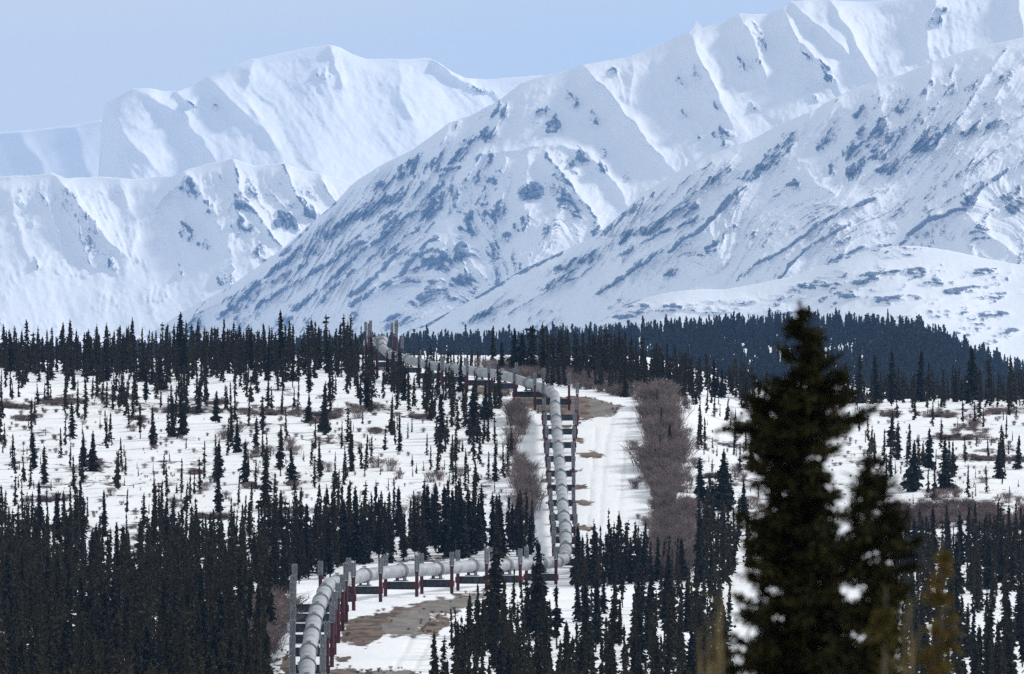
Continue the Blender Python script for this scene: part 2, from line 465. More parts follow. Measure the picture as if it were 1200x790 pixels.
    # mean surface: steep under the crest, flattening towards the foot (the crest line is smoothed here so its notches do not run down the face)
    dep = y - cys[None, :]; tot = np.maximum(ybot - cys[None, :], 1); q = dep / tot
    D = Dc - (k0 * dep + (k1 - k0) * dep * q * 0.5) * m_px / 1.5 - disp + tilt * (120 - x) * m_px
    Z = (YH - y) / FPX * D
    X = (x - 600) / FPX * D
    # far side of the ridge
    nb = 10
    js = np.arange(nb, 0, -1)[:, None]
    Db = D[:1] + js * 45 * m_px / 1.5
    Zb = Z[:1] - (js ** 1.15) * 26 * m_px / 1.5 + (fbm(xs[None, :] / 20, js * 0.7, 3, seed + 50) - 0.5) * 8
    Xb = np.repeat((xs[None, :] - 600) / FPX, nb, 0) * D[:1]
    X = np.concatenate([Xb, X], 0); Y = np.concatenate([Db, D], 0); Z = np.concatenate([Zb, Z], 0)
    rock = np.concatenate([np.zeros_like(Db), rock], 0)
    # sink below the plain at the foot
    Z[-1] -= 60
    nr, nc = X.shape
    idx = np.arange(nr * nc).reshape(nr, nc)
    F = np.stack([idx[:-1, :-1], idx[1:, :-1], idx[1:, 1:], idx[:-1, 1:]], -1).reshape(-1, 4)
    me = mesh_np(name, np.stack([X, Y, Z], -1).reshape(-1, 3), F, M_MTN, True, {'rock': rock})
    tag(add(name, me), label, kind='structure')

def sp(pts, r=0.0, rw=5.0, a=22.0, w=14.0, s=1):
    return dict(p=pts, r=r, rw=rw, a=a, w=w, s=s)

# far hazy shoulder on the left
mountain('mountain', [(-60, 158), (0, 155), (40, 152), (90, 146), (118, 140), (160, 150), (260, 200), (330, 240)], 25200, 330, 2.2, 3.5, 3.0,
         [sp([(20, 155), (45, 190), (60, 215)], a=14), sp([(90, 146), (100, 190), (110, 215)], a=14)], [], 101, x0=-60, x1=330, gully=0.35, crest_rough=0.6, tilt=0.25,
         label='pale hazy snow shoulder at the far left')
# big white massif behind
mountain('mountain', [(96, 330), (104, 280), (110, 240), (115, 208), (117, 170), (119, 140), (124, 121), (140, 113), (155, 104), (175, 103), (190, 107), (207, 107), (225, 101), (245, 89), (268, 78), (292, 70),
                      (330, 62), (360, 56), (385, 52), (400, 56), (412, 63), (430, 69), (470, 69), (503, 68), (516, 74), (530, 84), (545, 91), (565, 93), (600, 91), (640, 88), (700, 95), (800, 120)], 20500, 330, 1.7, 3.2, 1.7,
         [sp([(385, 52), (395, 80), (400, 110)], a=26, w=14), sp([(300, 68), (285, 110), (330, 180)], a=20, w=16), sp([(160, 104), (215, 135), (260, 200)], a=24, w=12),
          sp([(207, 107), (222, 122), (228, 128)], a=22, r=0.25, rw=3, w=9), sp([(245, 89), (270, 120), (292, 140)], a=22, r=0.0, w=10), sp([(505, 68), (540, 96), (560, 102)], a=26, w=9),
          sp([(124, 122), (150, 160), (190, 205)], a=22, w=14), sp([(470, 69), (468, 100), (490, 150)], a=16, w=14)],
         [(220, 120, 7, 4, 0.3), (378, 84, 6, 8, 0.22), (253, 120, 4, 8, 0.25), (560, 104, 12, 4, 0.45), (526, 76, 3, 3, 0.5)],
         202, x0=96, x1=760, gully=0.7, tilt=-0.38, crest_rough=0.8, label='broad white snow massif with a rounded top, farthest in the range')
# lower left ridge with broken crags
mountain('mountain', [(-60, 215), (0, 207), (38, 205), (60, 202), (76, 209), (114, 207), (134, 208), (167, 210), (187, 206), (203, 206), (223, 197), (250, 190), (273, 186), (299, 194), (329, 191), (350, 198), (370, 202), (405, 212), (450, 235), (520, 290), (560, 330)],
         17200, 448, 1.9, 4.2, 1.6,
         [sp([(60, 203), (90, 235), (121, 273), (152, 306)], 0.35, 6, 34, 14), sp([(50, 222), (62, 255), (75, 285)], 0.3, 5, 18, 12), sp([(90, 232), (95, 280), (108, 312)], 0.55, 4, 20, 12),
          sp([(223, 197), (200, 225), (183, 245)], 0.35, 7, 26, 12), sp([(223, 200), (240, 235), (262, 275)], 0.35, 7, 24, 12), sp([(273, 187), (284, 236), (303, 254), (330, 287)], 0.75, 7, 34, 12),
          sp([(329, 192), (345, 225), (368, 255)], 0.65, 6, 26, 12), sp([(372, 203), (385, 225), (395, 240)], 0.55, 4, 20, 10), sp([(284, 240), (268, 275), (262, 300)], 0.2, 8, 22, 14), sp([(303, 254), (295, 300), (300, 330)], 0, 8, 22, 16),
          sp([(138, 210), (160, 260), (150, 310)], 0, 5, 22, 16), sp([(10, 208), (20, 260), (40, 320)], 0, 5, 22, 18)],
         [(218, 266, 9, 14, 0.62), (221, 221, 12, 12, 0.5), (245, 240, 10, 9, 0.55), (282, 237, 13, 10, 0.85), (285, 263, 14, 10, 0.65), (336, 257, 14, 11, 0.95), (361, 243, 9, 12, 0.7), (261, 324, 8, 9, 0.8), (273, 318, 5, 10, 0.5),
          (50, 234, 5, 8, 0.5), (38, 262, 6, 6, 0.5), (95, 246, 9, 8, 0.5), (108, 262, 8, 12, 0.5), (125, 300, 9, 14, 0.4), (211, 317, 5, 8, 0.35), (296, 222, 5, 12, 0.5), (310, 300, 12, 16, 0.3), (43, 307, 4, 6, 0.6), (238, 286, 7, 6, 0.4)],
         303, x0=-60, x1=560, gully=0.6, lines=lambda x, y: np.clip(0.85 * np.exp(-((x - 290) / 70) ** 2 - ((y - 240) / 40) ** 2) + 0.6 * np.exp(-((x - 90) / 50) ** 2 - ((y - 255) / 40) ** 2), 0, 1), rockbase=0.45, label='low left ridge with broken crags, in front of the white massif')
# central mountain
M3 = [(150, 405), (180, 388), (215, 365), (243, 350), (270, 335), (328, 294), (370, 257), (394, 236), (412, 216), (443, 196), (483, 176), (526, 144), (557, 133), (587, 116), (610, 98), (628, 91), (660, 84), (683, 76), (710, 71), (734, 68),
      (777, 50), (800, 41), (810, 36), (815, 25), (819, 28), (823, 33), (838, 28), (851, 24), (866, 16), (899, 17), (916, 9), (927, 2), (969, -1), (1019, 3), (1061, -2), (1100, -10), (1160, -20), (1260, -30)]
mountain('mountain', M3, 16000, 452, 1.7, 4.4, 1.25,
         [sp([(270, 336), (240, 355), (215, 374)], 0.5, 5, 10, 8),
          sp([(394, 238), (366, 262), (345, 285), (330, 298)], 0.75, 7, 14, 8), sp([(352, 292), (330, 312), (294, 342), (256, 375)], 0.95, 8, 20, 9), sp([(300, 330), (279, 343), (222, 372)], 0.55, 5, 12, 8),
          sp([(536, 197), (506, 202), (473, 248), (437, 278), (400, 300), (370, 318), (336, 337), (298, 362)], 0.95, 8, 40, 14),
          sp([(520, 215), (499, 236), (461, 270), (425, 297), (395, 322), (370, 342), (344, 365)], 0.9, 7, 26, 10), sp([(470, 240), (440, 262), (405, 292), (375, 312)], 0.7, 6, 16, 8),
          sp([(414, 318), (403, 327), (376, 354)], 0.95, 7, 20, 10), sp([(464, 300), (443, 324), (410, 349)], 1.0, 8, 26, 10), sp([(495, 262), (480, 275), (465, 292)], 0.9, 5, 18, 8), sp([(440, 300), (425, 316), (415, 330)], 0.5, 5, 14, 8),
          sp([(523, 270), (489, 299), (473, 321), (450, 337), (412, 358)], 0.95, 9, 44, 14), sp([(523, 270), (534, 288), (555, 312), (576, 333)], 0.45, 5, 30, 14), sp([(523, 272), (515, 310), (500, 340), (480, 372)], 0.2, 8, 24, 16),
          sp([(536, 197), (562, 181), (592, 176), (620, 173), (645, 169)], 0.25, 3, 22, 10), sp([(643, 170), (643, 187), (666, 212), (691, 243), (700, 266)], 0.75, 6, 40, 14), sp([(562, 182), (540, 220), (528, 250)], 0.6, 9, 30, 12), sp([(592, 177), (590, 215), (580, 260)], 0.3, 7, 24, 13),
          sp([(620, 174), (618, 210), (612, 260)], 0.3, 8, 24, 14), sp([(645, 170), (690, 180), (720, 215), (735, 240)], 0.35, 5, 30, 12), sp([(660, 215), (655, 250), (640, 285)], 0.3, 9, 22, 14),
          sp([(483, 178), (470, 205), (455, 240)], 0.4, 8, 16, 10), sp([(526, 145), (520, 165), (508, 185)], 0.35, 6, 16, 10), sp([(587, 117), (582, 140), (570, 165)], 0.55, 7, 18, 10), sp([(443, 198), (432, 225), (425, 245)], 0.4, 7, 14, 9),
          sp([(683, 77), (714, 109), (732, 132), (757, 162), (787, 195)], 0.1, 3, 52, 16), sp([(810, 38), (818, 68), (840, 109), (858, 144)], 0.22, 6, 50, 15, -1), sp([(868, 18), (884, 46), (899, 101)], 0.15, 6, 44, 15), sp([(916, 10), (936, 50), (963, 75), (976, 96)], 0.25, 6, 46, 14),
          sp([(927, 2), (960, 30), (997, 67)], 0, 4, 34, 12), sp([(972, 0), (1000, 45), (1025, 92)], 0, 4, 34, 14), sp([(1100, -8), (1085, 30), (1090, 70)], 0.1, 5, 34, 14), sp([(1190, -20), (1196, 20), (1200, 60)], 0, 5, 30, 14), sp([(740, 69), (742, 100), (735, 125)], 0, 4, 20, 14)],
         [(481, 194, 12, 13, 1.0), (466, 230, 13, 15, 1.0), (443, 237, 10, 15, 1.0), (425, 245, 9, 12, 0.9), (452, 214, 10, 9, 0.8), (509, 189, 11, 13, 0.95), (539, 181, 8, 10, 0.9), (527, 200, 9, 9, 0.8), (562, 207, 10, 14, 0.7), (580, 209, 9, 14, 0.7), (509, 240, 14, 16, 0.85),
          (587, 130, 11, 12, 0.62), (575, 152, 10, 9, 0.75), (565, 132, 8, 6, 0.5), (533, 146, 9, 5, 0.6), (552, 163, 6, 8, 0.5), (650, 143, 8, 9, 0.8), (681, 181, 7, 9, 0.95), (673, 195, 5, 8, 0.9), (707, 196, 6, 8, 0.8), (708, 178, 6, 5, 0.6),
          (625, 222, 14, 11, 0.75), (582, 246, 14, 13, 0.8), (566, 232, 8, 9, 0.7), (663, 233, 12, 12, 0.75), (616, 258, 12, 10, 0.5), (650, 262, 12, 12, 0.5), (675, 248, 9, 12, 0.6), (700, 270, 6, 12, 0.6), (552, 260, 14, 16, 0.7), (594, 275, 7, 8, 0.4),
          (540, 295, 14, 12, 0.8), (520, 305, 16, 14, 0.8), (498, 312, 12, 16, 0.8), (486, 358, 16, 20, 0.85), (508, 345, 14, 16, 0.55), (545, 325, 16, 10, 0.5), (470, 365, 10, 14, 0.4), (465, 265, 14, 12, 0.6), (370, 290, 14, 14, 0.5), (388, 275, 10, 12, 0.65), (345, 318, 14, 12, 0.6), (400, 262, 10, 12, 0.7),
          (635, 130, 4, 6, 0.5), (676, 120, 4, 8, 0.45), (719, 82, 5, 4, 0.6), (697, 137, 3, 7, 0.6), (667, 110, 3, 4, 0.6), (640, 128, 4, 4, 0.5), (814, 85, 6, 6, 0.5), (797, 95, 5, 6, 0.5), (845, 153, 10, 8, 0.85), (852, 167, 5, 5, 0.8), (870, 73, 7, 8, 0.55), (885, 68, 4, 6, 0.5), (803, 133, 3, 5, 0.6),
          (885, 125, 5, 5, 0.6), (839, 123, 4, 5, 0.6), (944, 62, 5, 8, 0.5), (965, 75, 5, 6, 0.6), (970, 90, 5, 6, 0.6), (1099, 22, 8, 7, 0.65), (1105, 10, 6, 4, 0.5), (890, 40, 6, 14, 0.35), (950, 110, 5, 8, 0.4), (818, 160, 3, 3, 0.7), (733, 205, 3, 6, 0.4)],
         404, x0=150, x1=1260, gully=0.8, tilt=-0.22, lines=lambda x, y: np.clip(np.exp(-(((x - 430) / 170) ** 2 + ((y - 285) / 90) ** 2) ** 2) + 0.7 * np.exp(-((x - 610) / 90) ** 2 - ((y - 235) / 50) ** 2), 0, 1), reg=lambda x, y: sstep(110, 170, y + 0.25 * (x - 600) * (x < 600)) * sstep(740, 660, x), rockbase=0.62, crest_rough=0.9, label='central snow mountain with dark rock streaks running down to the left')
# right-hand mountain in front
M4 = [(430, 420), (488, 386), (522, 368), (552, 351), (577, 337), (603, 321), (623, 311), (658, 295), (698, 276), (730, 249), (754, 225), (783, 209), (807, 193), (831, 182), (880, 164), (916, 145), (955, 128), (991, 108), (1030, 93), (1058, 87),
      (1094, 72), (1136, 58), (1181, 48), (1200, 44), (1260, 30)]
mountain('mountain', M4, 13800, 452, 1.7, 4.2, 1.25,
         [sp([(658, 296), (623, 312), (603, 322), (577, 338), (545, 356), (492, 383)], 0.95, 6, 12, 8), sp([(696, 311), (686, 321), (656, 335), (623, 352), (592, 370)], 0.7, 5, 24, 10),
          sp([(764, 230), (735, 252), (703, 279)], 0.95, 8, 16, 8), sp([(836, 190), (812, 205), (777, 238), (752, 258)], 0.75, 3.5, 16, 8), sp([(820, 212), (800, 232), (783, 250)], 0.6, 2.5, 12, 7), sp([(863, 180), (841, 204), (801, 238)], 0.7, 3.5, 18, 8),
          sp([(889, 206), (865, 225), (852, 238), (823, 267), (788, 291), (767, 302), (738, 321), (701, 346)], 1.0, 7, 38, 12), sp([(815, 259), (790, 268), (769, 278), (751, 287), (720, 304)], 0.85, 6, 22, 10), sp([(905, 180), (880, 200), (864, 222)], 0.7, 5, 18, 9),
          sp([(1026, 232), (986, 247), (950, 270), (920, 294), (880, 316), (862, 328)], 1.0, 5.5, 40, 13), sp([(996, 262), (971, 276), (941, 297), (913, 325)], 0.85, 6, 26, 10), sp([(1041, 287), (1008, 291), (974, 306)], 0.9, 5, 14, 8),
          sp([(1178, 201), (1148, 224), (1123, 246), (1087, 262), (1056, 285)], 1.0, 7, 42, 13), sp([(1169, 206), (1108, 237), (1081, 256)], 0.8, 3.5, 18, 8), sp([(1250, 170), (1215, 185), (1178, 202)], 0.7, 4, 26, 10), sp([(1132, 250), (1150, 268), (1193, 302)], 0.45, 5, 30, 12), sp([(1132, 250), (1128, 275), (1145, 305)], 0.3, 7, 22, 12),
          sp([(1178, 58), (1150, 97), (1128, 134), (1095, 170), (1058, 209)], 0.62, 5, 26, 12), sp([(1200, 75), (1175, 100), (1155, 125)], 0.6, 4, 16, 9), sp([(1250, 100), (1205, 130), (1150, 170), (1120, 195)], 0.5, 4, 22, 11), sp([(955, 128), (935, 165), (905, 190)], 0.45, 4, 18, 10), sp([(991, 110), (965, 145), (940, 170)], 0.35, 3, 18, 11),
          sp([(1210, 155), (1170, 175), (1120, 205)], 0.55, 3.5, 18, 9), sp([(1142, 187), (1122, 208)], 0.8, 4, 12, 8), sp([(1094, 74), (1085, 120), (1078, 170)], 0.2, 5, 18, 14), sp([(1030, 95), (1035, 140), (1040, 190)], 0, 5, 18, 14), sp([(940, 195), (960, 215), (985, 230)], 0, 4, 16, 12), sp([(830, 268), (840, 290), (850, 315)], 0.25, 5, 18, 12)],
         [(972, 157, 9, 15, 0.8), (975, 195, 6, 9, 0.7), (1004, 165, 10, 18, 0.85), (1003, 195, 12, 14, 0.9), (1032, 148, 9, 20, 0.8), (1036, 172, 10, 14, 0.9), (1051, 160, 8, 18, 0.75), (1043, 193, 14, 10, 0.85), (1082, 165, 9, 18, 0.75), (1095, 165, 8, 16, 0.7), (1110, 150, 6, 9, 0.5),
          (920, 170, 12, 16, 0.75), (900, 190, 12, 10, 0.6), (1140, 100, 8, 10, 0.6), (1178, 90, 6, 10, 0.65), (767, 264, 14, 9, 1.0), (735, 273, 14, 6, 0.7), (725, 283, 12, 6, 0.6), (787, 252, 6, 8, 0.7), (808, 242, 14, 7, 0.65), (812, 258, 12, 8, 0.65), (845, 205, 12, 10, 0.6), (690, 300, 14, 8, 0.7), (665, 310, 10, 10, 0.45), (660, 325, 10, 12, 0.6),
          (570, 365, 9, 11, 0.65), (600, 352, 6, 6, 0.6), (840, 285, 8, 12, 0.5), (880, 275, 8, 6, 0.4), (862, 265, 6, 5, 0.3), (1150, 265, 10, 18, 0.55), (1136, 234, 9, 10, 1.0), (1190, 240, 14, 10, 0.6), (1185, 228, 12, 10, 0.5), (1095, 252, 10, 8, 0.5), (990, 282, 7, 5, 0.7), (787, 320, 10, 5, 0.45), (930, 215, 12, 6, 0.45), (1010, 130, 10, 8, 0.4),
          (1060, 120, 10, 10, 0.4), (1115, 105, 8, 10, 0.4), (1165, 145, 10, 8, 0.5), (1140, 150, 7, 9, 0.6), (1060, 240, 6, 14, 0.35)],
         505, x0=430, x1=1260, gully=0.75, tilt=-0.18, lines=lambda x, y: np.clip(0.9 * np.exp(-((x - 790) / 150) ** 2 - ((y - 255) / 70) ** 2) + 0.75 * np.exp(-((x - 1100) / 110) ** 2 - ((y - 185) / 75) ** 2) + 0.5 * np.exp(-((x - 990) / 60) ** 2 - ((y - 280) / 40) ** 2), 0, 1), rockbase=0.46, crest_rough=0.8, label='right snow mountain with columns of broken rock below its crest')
# low brushy foothills under the right mountain
M5 = [(560, 440), (640, 418), (690, 386), (711, 372), (732, 357), (760, 348), (790, 342), (815, 339), (850, 339), (890, 332), (930, 324), (975, 307), (1010, 296), (1045, 288), (1075, 288), (1110, 293), (1150, 302), (1180, 308), (1220, 312), (1260, 315)]
mountain('mountain', M5, 12200, 470, 3.0, 6.0, 1.5,
         [sp([(820, 340), (790, 341), (756, 348), (732, 357), (706, 376)], 0.75, 6, 6, 8), sp([(880, 352), (790, 356), (755, 368)], 0.45, 5, 10, 9), sp([(1041, 288), (1000, 298), (970, 309)], 0.75, 5, 8, 8), sp([(1150, 322), (1110, 326), (1080, 333)], 0.6, 3, 10, 8), sp([(1160, 345), (1110, 360), (1050, 372)], 0.5, 4, 12, 9),
          sp([(1190, 315), (1170, 322), (1160, 326)], 0.7, 4, 8, 7), sp([(1030, 320), (1005, 330), (985, 346)], 0.55, 7, 12, 10), sp([(1140, 345), (1090, 352), (1060, 368)], 0.4, 4, 12, 9)],
         [(960, 335, 30, 4, 0.5), (1070, 318, 26, 4, 0.5), (1130, 340, 24, 5, 0.5), (1050, 350, 26, 5, 0.5), (1160, 370, 22, 6, 0.45), (840, 362, 26, 4, 0.45), (910, 366, 24, 4, 0.4), (1060, 293, 22, 7, 0.8), (1020, 325, 16, 8, 0.6), (990, 345, 20, 6, 0.5), (930, 349, 16, 3, 0.5), (1100, 330, 20, 4, 0.4), (740, 365, 20, 8, 0.6), (790, 360, 22, 5, 0.5), (1175, 395, 12, 10, 0.35), (1110, 365, 24, 6, 0.45), (870, 352, 20, 4, 0.35), (1150, 318, 16, 4, 0.5), (870, 330, 5, 4, 0.7), (640, 395, 18, 8, 0.35), (1140, 385, 20, 8, 0.3)],
         606, x0=560, x1=1260, gully=0.35, rockbase=0.6, crest_rough=0.7, amp=0.7, fan=0.0, horiz=True, label='low rounded brushy snow foothill in front of the right mountain')

# ------------------------------------------------------------------ pipeline
R_PIPE = 0.71
# one support per row: picture x, picture y of the pipe axis, distance, half width of the bent, height of the post top above the axis
RINGS = [(360.5, 822, 721, (1.25, 1.4), 2.5), (359.5, 801, 739, (1.2, 1.4), 2.5), (360, 781, 757, (1.3, 1.4), 2.6), (361.5, 763.6, 775, (1.45, 1.7), 2.8), (365.5, 743.8, 793, (1.75, 1.85), 2.7), (368, 729, 811, (2.0, 1.95), 2.8), (371.4, 716.4, 829, (2.35, 2.1), 2.8), (375.7, 705, 847, (2.75, 2.2), 2.6), (380.5, 694.2, 865, (3.1, 2.2), 2.9),
         (395, 682.5, 891, 1.75, 2.1), (427, 674.2, 915, 1.75, 1.95), (470, 669, 933, 1.75, 1.85), (512, 666.9, 951, 1.7, 1.8), (553.3, 663.2, 969, 1.65, 1.8), (593.3, 662.3, 987, 1.7, 2.0), (634, 660.5, 1004, 1.8, 2.0)]
_ys = [643, 629.7, 617.5, 606, 591.7, 575, 557.4, 541, 524, 508, 492.3, 476.2]
_xs = [663, 663, 662.3, 660.8, 659.4, 658.4, 657, 655.6, 654.2, 653, 651.8, 650.4]
_hw = [(1.5, 1.5), (1.45, 1.45), (1.45, 1.35), (1.5, 1.35), (1.5, 1.4), (1.55, 1.5), (1.55, 1.65), (1.6, 1.85), (1.6, 2.1), (1.65, 2.4), (1.7, 2.8), (1.7, 3.2)]
_ht = [2.0, 1.8, 1.6, 1.8, 2.1, 2.3, 2.5, 2.7, 2.8, 2.9, 3.1, 3.3]
RINGS += [(_xs[i], _ys[i], 1022 + 17.6 * i, _hw[i], _ht[i]) for i in range(12)]
N_HILL0 = 16; N_UP0 = 28
RINGS += [(643, 458, 1238, (2.0, 3.0), 2.6), (619.8, 449.3, 1256, 2.2, 2.1), (588.7, 439.6, 1274, 2.1, 1.9), (562, 436.2, 1292, 1.9, 1.7), (531.8, 432.2, 1310, 1.8, 1.6), (504, 428.3, 1328, 1.8, 1.5), (478.7, 421.8, 1346, 1.8, 1.5),
          (457, 415.4, 1364, 2.0, 2.6), (448.2, 408.2, 1384, 2.2, 3.4), (448.2, 402.5, 1402, 2.2, 3.4), (449.5, 398.6, 1420, 2.2, 3.3), (444, 399.0, 1440, 2.2, 3.0)]

def p2w(x, y, D):
    return np.array([(x - 600) / FPX * D, D, (YH - y) / FPX * D])

PTS = [p2w(x, y, D) for x, y, D, _, _ in RINGS]
# extra corner vertices where the pipe zigzags
def build_path():
    P = []
    for i, p in enumerate(PTS):
        P.append(p)
        if i == 8: P.append(p2w(385.5, 685.5, 882))
        if i == 15: P.append(p2w(660, 656.5, 1013))
        if i == 27: P.append(p2w(650.3, 464, 1226))
    P.insert(0, p2w(362, 850, 700))
    P.append(p2w(430, 402, 1475))
    P = np.array(P)
    # tight catmull-rom so corners are short-radius bends
    out = []
    for i in range(len(P) - 1):
        a = P[i]; b = P[i + 1]; L = np.linalg.norm(b - a)
        pa = P[max(i - 1, 0)]; pb = P[min(i + 2, len(P) - 1)]
        ta = (b - pa) / np.linalg.norm(b - pa) * L * 0.45; tb = (pb - a) / np.linalg.norm(pb - a) * L * 0.45
        for t in np.linspace(0, 1, 13)[:-1]:
            h00 = 2 * t ** 3 - 3 * t ** 2 + 1; h10 = t ** 3 - 2 * t ** 2 + t; h01 = -2 * t ** 3 + 3 * t ** 2; h11 = t ** 3 - t ** 2
            out.append(h00 * a + h10 * ta + h01 * b + h11 * tb)
    out.append(P[-1])
    return np.array(out)
PATH = build_path()

def frames(P):
    T = np.gradient(P, axis=0); T /= np.linalg.norm(T, axis=1)[:, None]
    up = np.array([0, 0, 1.0])
    S = np.cross(T, up); S /= np.linalg.norm(S, axis=1)[:, None]
    U = np.cross(S, T)
    return T, S, U

def sweep(P, prof_r, nseg=28):
    """prof_r: radius per path point"""
    T, S, U = frames(P)
    a = np.linspace(0, 2 * math.pi, nseg, endpoint=False)
    V = P[:, None, :] + prof_r[:, None, None] * (np.cos(a)[None, :, None] * S[:, None, :] + np.sin(a)[None, :, None] * U[:, None, :])
    n = len(P); i = np.arange(n - 1)[:, None]; j = np.arange(nseg)[None, :]
    F = np.stack([i * nseg + j, i * nseg + (j + 1) % nseg, (i + 1) * nseg + (j + 1) % nseg, (i + 1) * nseg + j], -1).reshape(-1, 4)
    return V.reshape(-1, 3), F

pipeline = empty('pipeline', tuple(PTS[0] * [1, 1, 0] + [0, 0, float(ground_z(PTS[0][0], PTS[0][1]))]), 0,
                 'long silver insulated oil pipeline zigzagging over the snow to the ridge', 'pipeline')
ORG = np.array(pipeline.location)

def jacket():
    # insulation jacket lengths with slightly raised lap seams every 2.4 m
    P = []; L = 0
    seg = np.linalg.norm(np.diff(PATH, axis=0), axis=1); cum = np.concatenate([[0], np.cumsum(seg)])
    s = 0.0; ss = []; rr = []
    while s < cum[-1]:
        for ds, r in ((0.0, R_PIPE), (0.01, R_PIPE + 0.010), (0.13, R_PIPE + 0.010), (0.14, R_PIPE), (3.0, R_PIPE)):
            ss.append(s + ds); rr.append(r)
        s += 6.1
    ss = np.array(ss); rr = np.array(rr); k = ss < cum[-1]; ss, rr = ss[k], rr[k]
    P = np.stack([np.interp(ss, cum, PATH[:, i]) for i in range(3)], 1)
    V, F = sweep(P, rr)
    return V - ORG, F
V, F = jacket()
add('pipe', mesh_np('pipe', V, F, M_PIPE, True), pipeline)

def tangent_at(i):
    a = PTS[max(i - 1, 0)]; b = PTS[min(i + 1, len(PTS) - 1)]
    if i == 8: b = p2w(385.5, 685.5, 882)
    if i == 15: b = p2w(660, 656.5, 1013)
    if i == 27: b = p2w(650.3, 464, 1226)
    t = b - a
    return t / np.linalg.norm(t)

class MB:
    def __init__(s): s.v = []; s.f = []
    def box(s, c, sx, sy, sz, ax=None):
        c = np.array(c, float); A = np.eye(3) if ax is None else ax
        n = len(s.v)
        for dz in (-1, 1):
            for dx, dy in ((-1, -1), (1, -1), (1, 1), (-1, 1)):
                s.v.append(c + A[0] * dx * sx / 2 + A[1] * dy * sy / 2 + A[2] * dz * sz / 2)
        for f in ((0, 3, 2, 1), (4, 5, 6, 7), (0, 1, 5, 4), (1, 2, 6, 5), (2, 3, 7, 6), (3, 0, 4, 7)):
            s.f.append(tuple(n + i for i in f))
        return s
    def prism(s, pts2, z0, z1, c=(0, 0), tilt=(0, 0)):
        n = len(s.v); k = len(pts2)
        for z, t in ((z0, 0), (z1, 1)):
            for x, y in pts2: s.v.append(np.array([c[0] + x + tilt[0] * t, c[1] + y + tilt[1] * t, z]))
        for i in range(k): s.f.append((n + i, n + (i + 1) % k, n + k + (i + 1) % k, n + k + i))
        s.f.append(tuple(n + k + i for i in range(k))); s.f.append(tuple(n + i for i in reversed(range(k))))
        return s
    def revolve(s, prof, axis, side, up, c, nseg=24):
        """prof list of (along, radius) closed ring"""
        n = len(s.v); m = len(prof); c = np.array(c)
        for k in range(nseg):
            a = 2 * math.pi * k / nseg
            for al, r in prof: s.v.append(c + axis * al + r * (side * math.cos(a) + up * math.sin(a)))
        for k in range(nseg):
            for j in range(m):
                s.f.append((n + k * m + j, n + ((k + 1) % nseg) * m + j, n + ((k + 1) % nseg) * m + (j + 1) % m, n + k * m + (j + 1) % m))
        return s
    def mesh(s, name, mat, smooth=False):
        me = bpy.data.meshes.new(name); me.from_pydata([tuple(v) for v in s.v], [], s.f); me.materials.append(mat)
        if smooth: me.polygons.foreach_set('use_smooth', [True] * len(me.polygons))
        me.update(); return me

def circ(r, n, ph=0.0):
    return [(r * math.cos(2 * math.pi * i / n + ph), r * math.sin(2 * math.pi * i / n + ph)) for i in range(n)]
def star(r1, r2, n):
    return [((r1 if i % 2 == 0 else r2) * math.cos(math.pi * i / n), (r1 if i % 2 == 0 else r2) * math.sin(math.pi * i / n)) for i in range(2 * n)]

ORD = ['first', 'second', 'third', 'fourth', 'fifth', 'sixth', 'seventh', 'eighth', 'ninth', 'tenth', 'eleventh', 'twelfth', 'thirteenth', 'fourteenth', 'fifteenth', 'sixteenth', 'seventeenth', 'eighteenth', 'nineteenth', 'twentieth']

def support_label(i):
    if i < 9: return 'red two post pipe support along the near bend, %s up from the bottom edge' % ORD[max(i - 1, 0)] if i > 1 else 'red two post pipe support cut off by the bottom edge'
    if i < 16: return 'red two post support under the level stretch, %s from the near bend' % ORD[i - 9]
    if i < 28: return 'red two post support on the straight uphill run, %s up from the foot' % ORD[i - 16]
    return 'red two post support beyond the hillside bend, %s towards the ridge' % ORD[i - 28]

